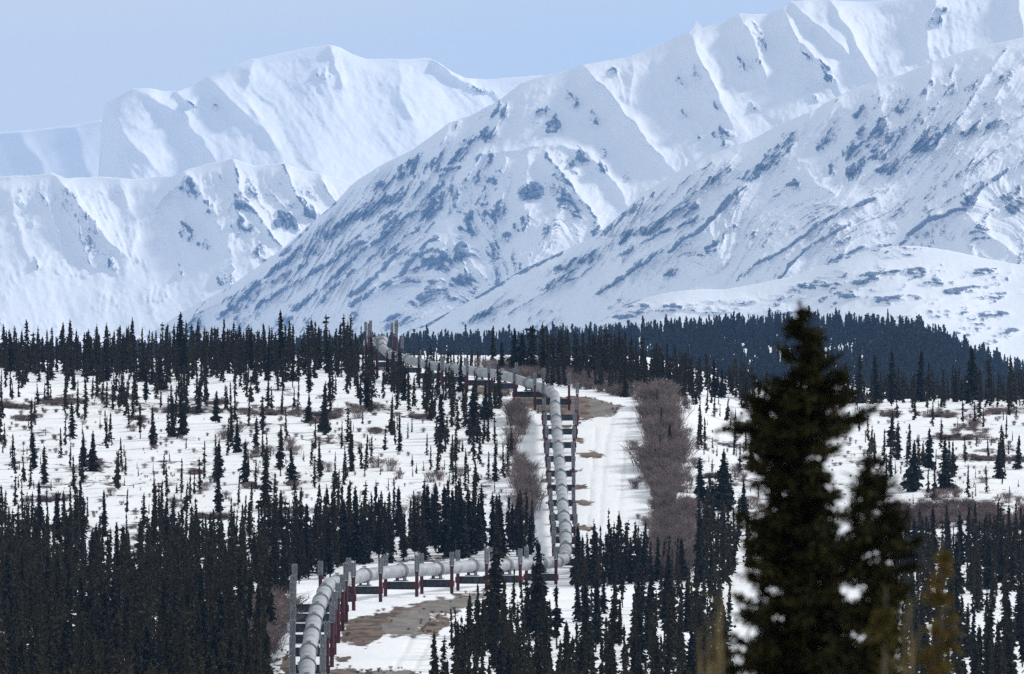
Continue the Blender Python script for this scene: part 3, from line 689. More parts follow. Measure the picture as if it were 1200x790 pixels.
for i, (px, py, D, hw, ht) in enumerate(RINGS):
    T = tangent_at(i); up = np.array([0, 0, 1.0])
    S = np.cross(T, up); S /= np.linalg.norm(S); U = np.cross(S, T)
    c = PTS[i]
    hl, hr = hw if isinstance(hw, tuple) else (hw, hw); hm = (hr - hl) / 2; hw = (hl + hr) / 2
    # clamp on the pipe: band with two raised flanges, a top lug and the sliding shoe below
    mb = MB()
    rp = R_PIPE + 0.026
    mb.revolve([(-0.30, rp), (-0.30, rp + 0.105), (-0.20, rp + 0.105), (-0.20, rp + 0.05), (0.20, rp + 0.05), (0.20, rp + 0.105), (0.30, rp + 0.105), (0.30, rp)], T, S, U, c - ORG)
    mb.box(c - ORG + U * (rp + 0.20), 0.42, 0.26, 0.14, np.array([S, T, U]))
    cl = add('clamp', mb.mesh('clamp', M_CLAMP), pipeline)
    mb = MB()
    for s in (-0.42, 0.42):
        mb.box(c - ORG - U * (rp + 0.12) + S * s, 0.10, 1.3, 0.55, np.array([S, T, U]))
    mb.box(c - ORG - U * (rp + 0.34), 1.35, 1.5, 0.10, np.array([S, T, U]))
    add('shoe', mb.mesh('shoe', M_SHOE), pipeline)
    # bent: frame in local coordinates, x along the beam
    gz = float(ground_z(c[0], c[1]))
    rz = math.atan2(S[1], S[0])
    root = empty('pipeline_support', (c[0], c[1], gz), rz, support_label(i), 'pipe support', 'supports under the pipeline')
    beam_top = c[2] - gz - (rp + 0.45)
    if beam_top < 0.5: beam_top = 0.5
    mb = MB()
    bh = 0.85
    mb.box((hm, 0, beam_top - 0.04), 2 * hw - 0.1, 0.42, 0.08).box((hm, 0, beam_top - bh / 2), 2 * hw - 0.12, 0.10, bh - 0.16).box((hm, 0, beam_top - bh + 0.04), 2 * hw - 0.1, 0.42, 0.08)
    for s in (-0.5, 0, 0.5): mb.box((hm + s * hw, 0, beam_top - bh / 2), 0.05, 0.36, bh - 0.165)
    add('crossbeam', mb.mesh('crossbeam', M_BEAM), root)
    top = c[2] - gz + ht
    fin_len = min(1.55 + 0.25 * ((i * 7) % 3) / 2 + (0.0 if 16 <= i < 28 else 0), top - 1.2)
    for s in (-1, 1):
        xo = hm + hw * s
        wx = c[0] + math.cos(rz) * xo; wy = c[1] + math.sin(rz) * xo
        pz = float(ground_z(wx, wy)) - gz - 0.6
        dt = RNG.uniform(-0.12, 0.12); lean = (RNG.uniform(-0.05, 0.05), RNG.uniform(-0.05, 0.05))
        zt = top + dt - fin_len
        mb = MB()
        pk = 0.74 if i >= 16 else 0.84
        mb.prism(circ(0.235 * pk, 16), pz, zt, (xo, 0), lean)
        mb.prism(circ(0.29 * pk, 16), zt - 0.10, zt + 0.03, (xo + lean[0], lean[1]))
        # bracket holding the beam
        mb.box((xo - s * 0.05, 0, beam_top - bh / 2), 0.62, 0.62, bh * 0.8)
        po = add('post', mb.mesh('post', M_POST), root)
        for q in (-0.17 * pk, 0.17 * pk):
            mb = MB()
            mb.prism(star(0.165 * pk, 0.085 * pk, 10), zt + 0.10, top + dt, (xo + lean[0] + q, lean[1]))
            mb.prism(circ(0.045, 8), zt, zt + 0.12, (xo + lean[0] + q, lean[1]))
            mb.prism(circ(0.06, 8), top + dt, top + dt + 0.07, (xo + lean[0] + q, lean[1]))
            add('radiator', mb.mesh('radiator', M_FIN), po)

# ------------------------------------------------------------------ spruces
def kites(B, T, w, rng, fold=0.12, roll=None):
    """quads from base to tip with random roll"""
    d = T - B; L = np.linalg.norm(d, axis=1)[:, None] + 1e-9
    r = rng.normal(size=B.shape)
    sd = np.cross(d / L, r); sd /= np.linalg.norm(sd, axis=1)[:, None] + 1e-9
    M = B + d * 0.5; M[:, 2] -= fold * L[:, 0]
    V = np.stack([B, M + sd * w[:, None], T, M - sd * w[:, None]], 1)
    return V

def spruce_geo(seed, H, R, kind='spire', hi=True):
    rng = np.random.default_rng(seed)
    nl = int(H * (6.0 if hi else 3.6)); nb = 7 if hi else 5
    sub = 4 if hi else 2
    t0 = rng.uniform(0.03, 0.10) if kind != 'snag' else 0.2
    tl = np.sort(t0 + (1 - t0) * (np.linspace(0, 1, nl) ** 0.95)) + rng.normal(0, 0.004, nl)
    gap = fbm(tl * 9 + seed, tl * 0 + 1.0, 3, seed)
    Vs = []; tint = []
    for t, g in zip(tl, gap):
        t = min(t, 0.995)
        if kind == 'cone': r = R * (1 - t) ** 0.85 * 1.05 + 0.05
        elif kind == 'club': r = R * (0.35 + 0.65 * (1 - t) ** 0.8) * (1 if t < 0.78 else 1.0) * (1.35 if 0.80 < t < 0.93 else 1.0) * (1 if t < 0.93 else 0.6)
        elif kind == 'snag': r = R * (0.55 * (1 - t) ** 0.6 + 0.15) * (1.5 if g > 0.55 else 0.45)
        else: r = R * ((1 - t) ** 0.62 * 0.95 + 0.06)
        if t < t0 + 0.08: r *= 0.75 + 0.25 * (t - t0) / 0.08
        r *= 0.55 + 0.95 * g
        n = nb if t < 0.93 else max(3, nb - 2)
        az = rng.uniform(0, 2 * math.pi, n)
        ln = r * rng.uniform(0.55, 1.25, n)
        dr = ln * rng.uniform(0.15, 0.75, n) * (1 if t < 0.9 else 0.2) - (0.0 if t < 0.9 else 0.10 * R)
        zc = t * H + rng.normal(0, 0.04, n)
        for s in range(sub):
            if s == 0:
                f0 = np.zeros(n); f1 = np.full(n, 0.8)
                aa = az
            else:
                f0 = rng.uniform(0.25, 0.7, n); f1 = np.minimum(f0 + rng.uniform(0.28, 0.5, n), 1.15)
                aa = az + rng.normal(0, 0.30, n)
            B = np.stack([np.cos(az) * ln * f0, np.sin(az) * ln * f0, zc - dr * f0], 1)
            T = np.stack([np.cos(aa) * ln * f1, np.sin(aa) * ln * f1, zc - dr * f1 - rng.uniform(-0.02, 0.12, n) * R], 1)
            w = np.maximum(ln * (0.24 if s == 0 else 0.17), 0.045) * rng.uniform(0.7, 1.4, n) * (1.0 if hi else 1.35)
            Vs.append(kites(B, T, w, rng)); 
            tint.append(np.repeat(np.clip((0.25 + 0.12 * s) * rng.uniform(0.3, 1.8, n), 0, 1), 4))  # outer sprays lighter: lit crown edges painted into the tint
    # leader
    B = np.array([[0, 0, H * 0.93]] * 3); T = np.array([[0.02, 0.0, H], [0, 0.02, H * 0.99], [-0.02, 0, H * 0.985]])
    Vs.append(kites(B, T, np.full(3, 0.06), rng, 0)); tint.append(np.full(12, 0.4))
    # needle-clad inner branches around the stem: kite pairs, not a solid core
    n = int(H * (16 if hi else 10))
    tt = rng.uniform(t0, 0.95, n)
    a = rng.uniform(0, 6.283, n); rr = R * 0.34 * (1 - tt) ** 0.6 + 0.04
    B = np.stack([0 * tt, 0 * tt, tt * H + 0.2], 1); T = np.stack([np.cos(a) * rr, np.sin(a) * rr, tt * H - 0.25], 1)
    Vs.append(kites(B, T, 0.10 + rr * 0.45, rng, 0)); tint.append(np.repeat(rng.uniform(0, 0.25, n), 4))
    V = np.concatenate(Vs).reshape(-1, 3); ti = np.concatenate(tint)
    F = np.arange(len(V)).reshape(-1, 4)
    # trunk
    ns = 6; zs = np.array([-0.5, 0, 0.35 * H, 0.8 * H, 0.97 * H]); rs = np.array([0.022, 0.018, 0.012, 0.005, 0.002]) * H * 0.8
    bend = rng.normal(0, 0.01, (5, 2)) * H * np.array([0, 0, .6, 0.6, 0.2])[:, None]
    aa = np.linspace(0, 2 * math.pi, ns, endpoint=False)
    TV = np.stack([np.cos(aa)[None, :] * rs[:, None] + bend[:, :1], np.sin(aa)[None, :] * rs[:, None] + bend[:, 1:], np.repeat(zs[:, None], ns, 1)], -1).reshape(-1, 3)
    i = np.arange(4)[:, None]; j = np.arange(ns)[None, :]
    TF = np.stack([i * ns + j, i * ns + (j + 1) % ns, (i + 1) * ns + (j + 1) % ns, (i + 1) * ns + j], -1).reshape(-1, 4)
    return V, F, ti, TV, TF

# variants, all 6 m tall; instances are scaled
KINDS = ['spire', 'spire', 'club', 'cone', 'snag', 'spire', 'club', 'cone', 'spire', 'snag', 'spire', 'club', 'spire', 'cone']
RADS = [0.68, 0.84, 0.70, 1.15, 0.58, 0.62, 0.86, 1.35, 0.96, 0.64, 0.78, 0.66, 1.08, 1.0]
HI = []; LO = []
for k, (kd, r) in enumerate(zip(KINDS, RADS)):
    V, F, ti, TV, TF = spruce_geo(900 + k, 6.0, r, kd, True)
    HI.append((mesh_np('crown', V, F, M_SPRUCE, False, {'tint': ti}), mesh_np('trunk', TV, TF, M_BARK, True)))
    V, F, ti, TV, TF = spruce_geo(950 + k, 6.0, r, kd, False)
    LO.append((V, F, ti))

TREES = []   # px, base y, height px (photo), kind index, size x
def put(px, by, hpx, kind=None, sx=1.0, D=None):
    if kind is None: kind = int(RNG.choice(len(KINDS), p=np.array([.1, .1, .08, .04, .07, .09, .07, .03, .09, .06, .1, .08, .06, .03])))
    TREES.append([px, by, hpx, kind, sx, D])

def scatter(n, poly, h0, h1, kinds=None, clump=0.0, mind=2.0, hfun=None, bias=None, seed=0):
    P = np.array(poly, float); x0, y0 = P.min(0); x1, y1 = P.max(0)
    rng = np.random.default_rng(seed)
    pts = []
    tries = 0
    while len(pts) < n and tries < n * 60:
        tries += 1
        x = rng.uniform(x0, x1); y = rng.uniform(y0, y1)
        if not poly_mask(np.array([x]), np.array([y]), poly)[0]: continue
        if clump > 0 and rng.uniform() > sstep(0.5 - 0.28 * clump, 0.5 + 0.12, fbm(np.array([x / 34.0]), np.array([y / 14.0]), 3, seed + 5))[0] + (1 - clump) * 0.3: continue
        if bias and rng.uniform() > bias(x, y): continue
        if any((abs(x - a) < mind * 1.0 and abs(y - b) < mind * 0.7) for a, b in pts[-400:]): continue
        pts.append((x, y))
        h = rng.uniform(h0, h1) if hfun is None else hfun(x, y) * rng.uniform(0.75, 1.2)
        if rng.uniform() < 0.12: h *= 0.6
        kd = None if kinds is None else int(rng.choice(kinds))
        put(x, y, h, kd, rng.uniform(0.8, 1.25))

NARROW = [0, 2, 5, 10, 11, 8, 4, 1]
OPEN = [0, 5, 4, 9, 10, 11, 2, 5, 0, 13]
CONES = [3, 7, 13, 12]
# A lower-left stand
scatter(400, [(-20, 715), (330, 700), (322, 745), (312, 790), (318, 925), (-20, 925)], 95, 120, NARROW, 0.0, 5, lambda x, y: 62 + (y - 690) * 0.28, seed=1)
scatter(290, [(-20, 668), (200, 672), (335, 672), (335, 720), (-20, 735)], 60, 80, NARROW, 0.3, 4, lambda x, y: 66, seed=2)
# B fringe of that stand on the snow
scatter(130, [(-20, 612), (330, 620), (335, 676), (-20, 682)], 45, 62, OPEN, 0.7, 3, lambda x, y: 52, seed=3)
# E row behind the level pipe
scatter(150, [(335, 645), (640, 628), (652, 640), (640, 652), (560, 656), (430, 664), (340, 690)], 60, 80, NARROW, 0.0, 3, lambda x, y: 62 + 10 * math.sin(x * 0.05), seed=4)
scatter(55, [(340, 620), (640, 612), (640, 640), (340, 648)], 45, 60, NARROW, 0.3, 3, lambda x, y: 52, seed=5)
# C left field
scatter(120, [(-20, 500), (590, 500), (585, 560), (560, 615), (335, 620), (-20, 612)], 22, 50, OPEN, 0.85, 4, lambda x, y: 38, seed=6)
scatter(110, [(-20, 500), (590, 500), (600, 615), (-20, 612)], 8, 16, OPEN, 0.6, 4, lambda x, y: 13, seed=61)
scatter(190, [(-20, 438), (440, 440), (560, 470), (590, 505), (-20, 505)], 24, 48, OPEN, 0.6, 3, lambda x, y: 38, bias=lambda x, y: 1.0 - 0.8 * (y - 438) / 67, seed=7)
# D skyline stand
scatter(230, [(-20, 414), (425, 413), (440, 432), (430, 442), (200, 440), (-20, 440)], 38, 58, NARROW, 0.25, 2.5, lambda x, y: 43, seed=8)
scatter(85, [(-20, 436), (440, 436), (440, 452), (-20, 452)], 38, 55, NARROW, 0.5, 3, lambda x, y: 42, seed=9)
# K by the upper pipe, below it
scatter(46, [(452, 446), (500, 446), (560, 462), (592, 474), (590, 500), (500, 486), (455, 466)], 34, 52, NARROW, 0.2, 4, lambda x, y: 40, seed=10)
# J dark belt right of the upper pipe
scatter(46, [(468, 421), (560, 423), (650, 428), (645, 438), (560, 434), (470, 429)], 12, 24, NARROW, 0.2, 3, lambda x, y: 18 + 26 * (x > 575), seed=123)
scatter(40, [(640, 446), (760, 462), (750, 470), (690, 460), (640, 452)], 30, 44, NARROW, 0.1, 2.5, lambda x, y: 34, seed=121)
scatter(8, [(756, 480), (795, 480), (806, 640), (770, 640)], 26, 40, NARROW, 0.0, 8, lambda x, y: 34, seed=122)
scatter(130, [(640, 432), (745, 440), (800, 452), (800, 466), (745, 458), (690, 446), (640, 440)], 40, 60, NARROW, 0.1, 2.5, lambda x, y: 47 if x < 760 else 40, seed=12)
scatter(230, [(790, 448), (1220, 456), (1220, 474), (990, 470), (850, 468), (790, 466)], 40, 62, NARROW, 0.1, 2.5, lambda x, y: 40 + 8 * math.sin(x * .02), seed=13)
scatter(60, [(800, 464), (1220, 470), (1220, 484), (800, 478)], 22, 48, OPEN, 0.5, 3, lambda x, y: 36, seed=14)
# H right snowfield
scatter(85, [(815, 476), (1220, 480), (1220, 596), (815, 610)], 16, 50, OPEN, 0.6, 5, lambda x, y: 36, bias=lambda x, y: 1.0 - 0.65 * (y - 478) / 120, seed=15)
scatter(80, [(815, 470), (1220, 480), (1220, 590), (815, 600)], 8, 16, OPEN, 0.3, 5, lambda x, y: 13, seed=151)
# I lower right
scatter(240, [(850, 660), (1220, 646), (1220, 700), (850, 705)], 55, 72, NARROW, 0.1, 4, lambda x, y: 58, seed=16)
scatter(215, [(820, 700), (1220, 700), (1220, 850), (820, 850)], 62, 85, NARROW, 0.85, 5, lambda x, y: 58 + (y - 700) * 0.22, seed=17)
# F right of the track, in front of the level pipe
scatter(120, [(528, 752), (560, 735), (640, 722), (650, 770), (640, 905), (520, 905), (505, 850)], 70, 95, NARROW, 0.0, 6, lambda x, y: 62 + (y - 730) * 0.20, seed=18)
scatter(150, [(640, 705), (850, 690), (850, 900), (640, 905)], 60, 85, NARROW, 0.75, 5, lambda x, y: 55 + (y - 700) * 0.24, seed=19)
# G row at the foot of the clearing
scatter(125, [(668, 668), (860, 655), (860, 690), (668, 690)], 52, 75, NARROW, 0.1, 4, lambda x, y: 58, seed=20)
scatter(26, [(805, 596), (860, 596), (870, 655), (810, 655)], 40, 66, NARROW + CONES, 0.2, 4, lambda x, y: 52, seed=21)
scatter(16, [(500, 490), (600, 500), (600, 560), (520, 560)], 30, 48, NARROW, 0.2, 5, lambda x, y: 36, seed=22)
# Trees one notices, placed one by one: x, base y, height, kind
for px, by, h, kd, sx in [(577, 742, 128, 8, 1.0), (634, 744, 116, 1, 1.1), (601, 722, 58, 5, .9), (612, 724, 50, 0, .9), (728, 676, 74, 8, 1.1), (735, 680, 66, 1, 1), (698, 672, 62, 12, 1.0), (712, 676, 44, 0, 1),
                          (1070, 576, 60, 7, 0.95), (1109, 573, 62, 3, 1.05), (1089, 553, 50, 12, 0.9), (1043, 560, 44, 10, 1), (1077, 560, 34, 0, 1), (1052, 540, 46, 2, 1), (1158, 534, 26, 5, 1), (1176, 548, 44, 10, 1), (1193, 550, 40, 8, 1),
                          (846, 600, 72, 7, 1.0), (832, 620, 62, 1, 1.2), (822, 596, 58, 2, 1.3), (871, 605, 45, 13, 1), (459, 510, 36, 3, 0.9), (517, 530, 38, 12, 1), (483, 545, 14, 3, 1), (558, 567, 30, 3, 1.1), (500, 532, 26, 0, 1), (517, 512, 52, 8, 1.1), (555, 514, 62, 12, 1.0), (545, 502, 40, 1, 1),
                          (580, 562, 46, 0, 1), (590, 558, 40, 5, 1), (82, 548, 30, 5, 1), (142, 547, 34, 0, 1), (180, 527, 48, 10, 1), (287, 568, 52, 10, 1.1), (328, 552, 50, 2, 1.0), (203, 512, 46, 8, 0.9), (214, 514, 58, 12, 0.75), (253, 497, 38, 12, 1), (197, 508, 34, 1, 1), (98, 548, 42, 3, .8),
                          (40, 498, 34, 5, 1), (312, 598, 70, 8, 1), (256, 600, 52, 2, 1), (345, 596, 42, 0, 1), (380, 508, 56, 8, .9), (457, 408, 0, 0, 1)]:
    if h > 0: put(px, by, h, kd, sx)
# tall skyline spires
for px, h in [(33, 62), (84, 60), (154, 62), (212, 66), (195, 54), (123, 56), (330, 70), (246, 50), (288, 50), (265, 48), (310, 54), (338, 58), (374, 52), (12, 50), (60, 52), (355, 46), (104, 46), (177, 46), (405, 44), (420, 40)]:
    put(px, 436, h, int(RNG.choice([1, 8, 12, 10, 0])), 1.05)
for px, by, h in [(602, 440, 58), (588, 440, 42), (612, 440, 52), (624, 440, 60), (636, 442, 48), (648, 442, 50), (660, 444, 46), (676, 446, 50), (786, 462, 46), (812, 466, 50), (838, 466, 46), (1008, 474, 60), (1027, 472, 58), (1046, 470, 60), (1079, 470, 60), (1140, 474, 66), (1160, 472, 52), (1185, 474, 56), (990, 470, 50)]:
    put(px, by, h, int(RNG.choice([1, 8, 12, 10, 6])), 1.1)

# keep trees off the pipe, the track and the clearing
PIPEPX = [(x, y) for x, y, _, _, _ in RINGS]
def blocked(px, by, h):
    if poly_mask(np.array([px]), np.array([by]), [(322, 905), (318, 760), (335, 700), (345, 690), (372, 690), (400, 676), (650, 652), (665, 664), (662, 690), (575, 700), (530, 735), (512, 760), (504, 905)])[0]: return True
    if poly_mask(np.array([px]), np.array([by]), [(628, 668), (630, 560), (622, 480), (640, 462), (672, 452), (700, 458), (745, 474), (752, 560), (752, 652), (700, 662)])[0]: return True
    if 440 < px < 642:
        yl = np.interp(px, [440, 457, 504, 562, 620, 642], [425, 428, 440, 447, 460, 470])
        if yl - 7 < by < yl + 5: return True
    if 758 < px < 818 and 600 < by < 705 and by - h < 630: return True
    if 638 < px < 674 and by > 668 and by - h < 672: return True
    return False

TR = []
for px, by, h, kd, sx, D in TREES:
    if blocked(px, by, h): continue
    X, Y, Z = px_to_ground(px, by)
    H = h * Y / FPX
    TR.append(dict(px=px, by=by, h=h, kd=kd, sx=sx, X=X, Y=Y, Z=Z, H=H, rz=RNG.uniform(0, 6.283)))

# how much of every tree shows: paint from near to far
occ = np.zeros((790, 1200), bool)
gx, gy = np.meshgrid(np.arange(1200), np.arange(790))
FG = [[(937, 372), (905, 420), (878, 490), (880, 520), (900, 570), (850, 630), (850, 790), (1060, 790), (1062, 650), (1028, 540), (1010, 500), (980, 425)]]
for P in FG: occ |= poly_mask(gx, gy, P)
for t in sorted(TR, key=lambda t: t['Y']):
    by2 = YH - t['Z'] / t['Y'] * FPX; top = by2 - t['h']; hwid = max(RADS[t['kd']] / 6 * t['sx'] * t['h'] * 0.75, 1.5)
    t['base_px'] = by2
    y0, y1 = max(int(top), 0), min(int(by2), 789); vis = 0
    for yy in range(y0, y1 + 1):
        hw_ = hwid * min(1, 0.25 + (yy - top) / max(t['h'], 1))
        a, b = max(int(t['px'] - hw_), 0), min(int(t['px'] + hw_) + 1, 1200)
        if b <= a: continue
        row = occ[yy, a:b]; vis += int((~row).sum()); row[:] = True
    t['vis'] = vis
ALL = [t for t in TR if t['vis'] > 0 or (-15 < t['px'] < 1215)]
ALL.sort(key=lambda t: -t['vis'])
IND = ALL[:292]; REST = [t for t in ALL[292:] if t['vis'] > 0]

# ---- words for where a tree stands
def region(t):
    x, y = t['px'], t['by']
    if x < 340:
        if y > 700: return 'dense'
        if y > 655: return 'edge'
    if y <= 455 and x < 445: return 'skyline'
    if x < 600 and y <= 620: return 'leftfield'
    if x < 340: return 'fringe'
    if x < 664 and y <= 692: return 'behindpipe'
    if x < 664: return 'track'
    if 664 <= x < 862 and 640 < y <= 700: return 'foot'
    if x < 862 and y > 700: return 'midfront'
    if y > 640: return 'lowright'
    if y < 484: return 'belt'
    return 'rightfield'
REG = {
    'dense': ('in the dense lower left stand', 'spruces of the dense lower left stand'),
    'edge': ('edging the lower left stand', 'spruces edging the dense lower left stand'),
    'fringe': ('on snow above the lower left stand', 'spruces on the snow above the lower left stand'),
    'skyline': ('along the left skyline', 'spruces along the left skyline'),
    'leftfield': ('on the snowfield left of the pipeline', 'spruces on the left snowfield'),
    'behindpipe': ('behind the level pipeline stretch', 'spruces behind the level pipeline'),
    'track': ('between gravel track and level pipe', 'spruces beside the gravel track'),
    'foot': ('at the foot of the snowy clearing', 'spruces at the foot of the clearing'),
    'midfront': ('on the patchy snow below the clearing', 'spruces on the patchy snow below the clearing'),
    'lowright': ('in the lower right stand', 'spruces of the lower right stand'),
    'belt': ('in the belt above the right snowfield', 'spruces of the belt above the right snowfield'),
    'rightfield': ('on the open snowfield at the right', 'spruces on the right snowfield'),
}
by_reg = {}
for t in IND: by_reg.setdefault(region(t), []).append(t)
SHAPE = {'spire': 'narrow spire', 'club': 'club topped', 'cone': 'broad skirted', 'snag': 'thin ragged'}
for rg, L in by_reg.items():
    where, grp = REG[rg]
    L.sort(key=lambda t: t['px'])
    hs = sorted(t['h'] for t in L); tallest = max(L, key=lambda t: t['h']); low = max(L, key=lambda t: t['by'])
    cells = {}
    for t in L:
        q = min(int((t['px'] - L[0]['px']) / max(L[-1]['px'] - L[0]['px'], 1) * 4), 3)
        cells.setdefault((q, SHAPE[KINDS[t['kd']]]), []).append(t)
    QW = ['leftmost', 'left middle', 'right middle', 'rightmost']
    for (q, shp), C in cells.items():
        C.sort(key=lambda t: t['px'])
        for j, t in enumerate(C):
            t['group'] = grp
            if len(C) == 1: t['label'] = 'lone %s spruce, %s quarter, %s' % (shp, QW[q], where)
            elif j < 20: t['label'] = '%s %s spruce from left, %s quarter, %s' % (ORD[j], shp, QW[q], where)
            else: t['label'] = 'further %s spruce, %s quarter, %s' % (shp, QW[q], where)
    tallest['label'] = 'tallest dark spruce ' + where
    if low is not tallest: low['label'] = 'nearest spruce ' + where

CACHE = {}
for t in IND:
    cm, tm = HI[t['kd']]
    if t['kd'] not in CACHE:
        a = bpy.data.objects.new('crown', cm); b = bpy.data.objects.new('trunk', tm); CACHE[t['kd']] = (a, b, False)
    s = t['H'] / 6.0
    root = empty('spruce_tree', (t['X'], t['Y'], t['Z']), t['rz'], t['label'], 'spruce tree', t['group'])
    root.scale = (s * t['sx'], s * t['sx'], s)
    root.rotation_euler = (RNG.normal(0, 0.022), RNG.normal(0, 0.022), t['rz'])
    a, b, used = CACHE[t['kd']]
    if used: a, b = a.copy(), b.copy()
    else: CACHE[t['kd']] = (a, b, True)
    link(a, root); link(b, root)

def merge_trees(L, name, mat, label, lo=LO):
    Vs = []; ti = []
    for t in L:
        V, F, tt = lo[t['kd']]
        s = t['H'] / 6.0; c, sn = math.cos(t['rz']), math.sin(t['rz'])
        W = np.stack([(V[:, 0] * c - V[:, 1] * sn) * s * t['sx'], (V[:, 0] * sn + V[:, 1] * c) * s * t['sx'], V[:, 2] * s], 1) + [t['X'], t['Y'], t['Z']]
        lx, ly = math.sin(t['rz'] * 91) * 0.035, math.sin(t['rz'] * 57) * 0.035
        hz = W[:, 2] - t['Z']; W[:, 0] += hz * lx; W[:, 1] += hz * ly
        Vs.append(W); ti.append(np.clip(tt * (0.5 + 1.2 * ((t['rz'] * 37.7) % 1)), 0, 1))
    V = np.concatenate(Vs); F = np.arange(len(V)).reshape(-1, 4)
    tag(add(name, mesh_np(name, V, F, mat, False, {'tint': np.concatenate(ti)})), label, 'forest', kind='stuff')
merge_trees(REST, 'spruce_forest', M_SPRUCE, 'dark spruces too many to count, filling the stands and the ridge behind')
print('TREES', len(TR), 'IND', len(IND), 'REST', len(REST), 'min vis', IND[-1]['vis'], {k: len(v) for k, v in by_reg.items()})

# ---- the far blue hill: one wood
FARV = []
for k in range(6):
    rng = np.random.default_rng(70 + k)
    H, R = 6.0, [0.8, 0.95, 1.1, 0.75, 0.9, 1.2][k]
    n = 26
    tt = np.linspace(0.05, 0.98, n); a = rng.uniform(0, 6.283, n); r = R * (1 - tt) ** 0.7 * rng.uniform(0.7, 1.2, n) + 0.08
    B = np.stack([-np.cos(a) * r * 0.4, -np.sin(a) * r * 0.4, tt * H + 0.35], 1); T = np.stack([np.cos(a) * r, np.sin(a) * r, tt * H - 0.35], 1)
    V = kites(B, T, 0.25 + r * 0.6, rng, 0).reshape(-1, 3)
    FARV.append((V, None, np.repeat(rng.uniform(0, 0.8, n), 4)))
FT = []
rng = np.random.default_rng(5)
CLEAR = [(978, 409, 28, 5.5), (948, 404, 12, 3), (915, 412, 14, 4), (1058, 421, 9, 3), (495, 425, 22, 6), (535, 424, 14, 5), (885, 420, 14, 6), (870, 410, 10, 3)]
for k in range(15000):
    x = rng.uniform(-20, 1250); D = rng.uniform(3150, 4060)
    if D > 4040: continue
    X = (x - 600) / FPX * D; z = float(np.interp(x, _HC[:, 0], (YH - _HC[:, 1]) * 0.4)) - (4000 - D) * 0.021
    if D > 4000: z = float(np.interp(x, _HC[:, 0], (YH - _HC[:, 1]) * 0.4)) - (D - 4000) * 0.05
    y = YH - z / D * FPX
    if y > 470 or (x < 400 and D < 3900): continue
    if any(((x - a) / rx) ** 2 + ((y - 4 - b) / ry) ** 2 < 1 + 0.5 * math.sin(x * 0.7 + y) for a, b, rx, ry in CLEAR) and rng.uniform() < 0.93: continue
    if D < 3950 and rng.uniform() < 0.25 + 0.9 * max(0.0, 0.40 - float(fbm(np.array([x / 26.0]), np.array([D / 60.0]), 3, 66)[0])) * 2.5: continue
    FT.append(dict(X=X, Y=D, Z=z - 0.3, H=rng.uniform(3.8, 8.2) * (1.3 if rng.uniform() < 0.1 else 1) * (1.15 if x > 1040 else 1), kd=int(rng.integers(6)), sx=rng.uniform(0.8, 1.3), rz=rng.uniform(0, 6.28)))
merge_trees(FT, 'distant_forest', M_SPRUCE_FAR, 'blue hazy spruce wood covering the far hill below the mountains', FARV)
print('FAR', len(FT))

# ------------------------------------------------------------------ bare shrubs
def shrub_geo(seed, H, W, n=60, th=0.022):
    rng = np.random.default_rng(seed)
    Vs = []; ti = []
    def seg(A, B, w):
        d = B - A; sd = np.cross(d, rng.normal(size=A.shape)); sd /= np.linalg.norm(sd, axis=1)[:, None] + 1e-9
        Vs.append(np.stack([A - sd * w, A + sd * w, B + sd * w * 0.5, B - sd * w * 0.5], 1))
        ti.append(np.repeat(rng.uniform(0, 1, len(A)), 4))
    A = np.stack([rng.normal(0, W * 0.16, n), rng.normal(0, W * 0.16, n), np.full(n, -0.1)], 1)
    az = rng.uniform(0, 6.283, n); sp_ = rng.uniform(0.05, 0.5, n) * W
    M = A + np.stack([np.cos(az) * sp_ * 0.55, np.sin(az) * sp_ * 0.55, H * rng.uniform(0.35, 0.6, n)], 1)
    B = M + np.stack([np.cos(az) * sp_ * 0.5 + rng.normal(0, .08, n), np.sin(az) * sp_ * 0.5 + rng.normal(0, .08, n), H * rng.uniform(0.15, 0.42, n)], 1)
    seg(A, M, th * 1.2); seg(M, B, th)
    for q in range(3):
        f = rng.uniform(0.1, 0.9, n)[:, None]; S0 = M * (1 - f) + B * f
        S1 = S0 + np.stack([rng.normal(0, 0.16, n) * W, rng.normal(0, 0.16, n) * W, H * rng.uniform(0.06, 0.25, n)], 1)
        seg(S0, S1, th * 0.8)
    V = np.concatenate(Vs).reshape(-1, 3)
    return V, np.arange(len(V)).reshape(-1, 4), np.concatenate(ti)
SHR = [shrub_geo(300 + k, 1.0, [0.9, 1.2, 1.0, 1.4, 0.8][k], [70, 90, 110, 90, 64][k], 0.0105) for k in range(5)]

def merge_shrubs(spots, name, label, cat, kind='stuff'):
    Vs = []; ti = []
    for (px, by, h, sx, z) in spots:
        X, Y, Z = px_to_ground(px, by); H = h * Y / FPX
        V, F, tt = SHR[RNG.integers(5)]; a = RNG.uniform(0, 6.283); c, sn = math.cos(a), math.sin(a)
        Vs.append(np.stack([(V[:, 0] * c - V[:, 1] * sn) * H * sx, (V[:, 0] * sn + V[:, 1] * c) * H * sx, V[:, 2] * H], 1) + [X, Y, Z]); ti.append(np.clip(tt * RNG.uniform(0.35, 1.4), 0, 1))
    V = np.concatenate(Vs)
    tag(add(name, mesh_np(name, V, np.arange(len(V)).reshape(-1, 4), M_TWIG, False, {'tint': np.concatenate(ti)})), label, cat, kind=kind)

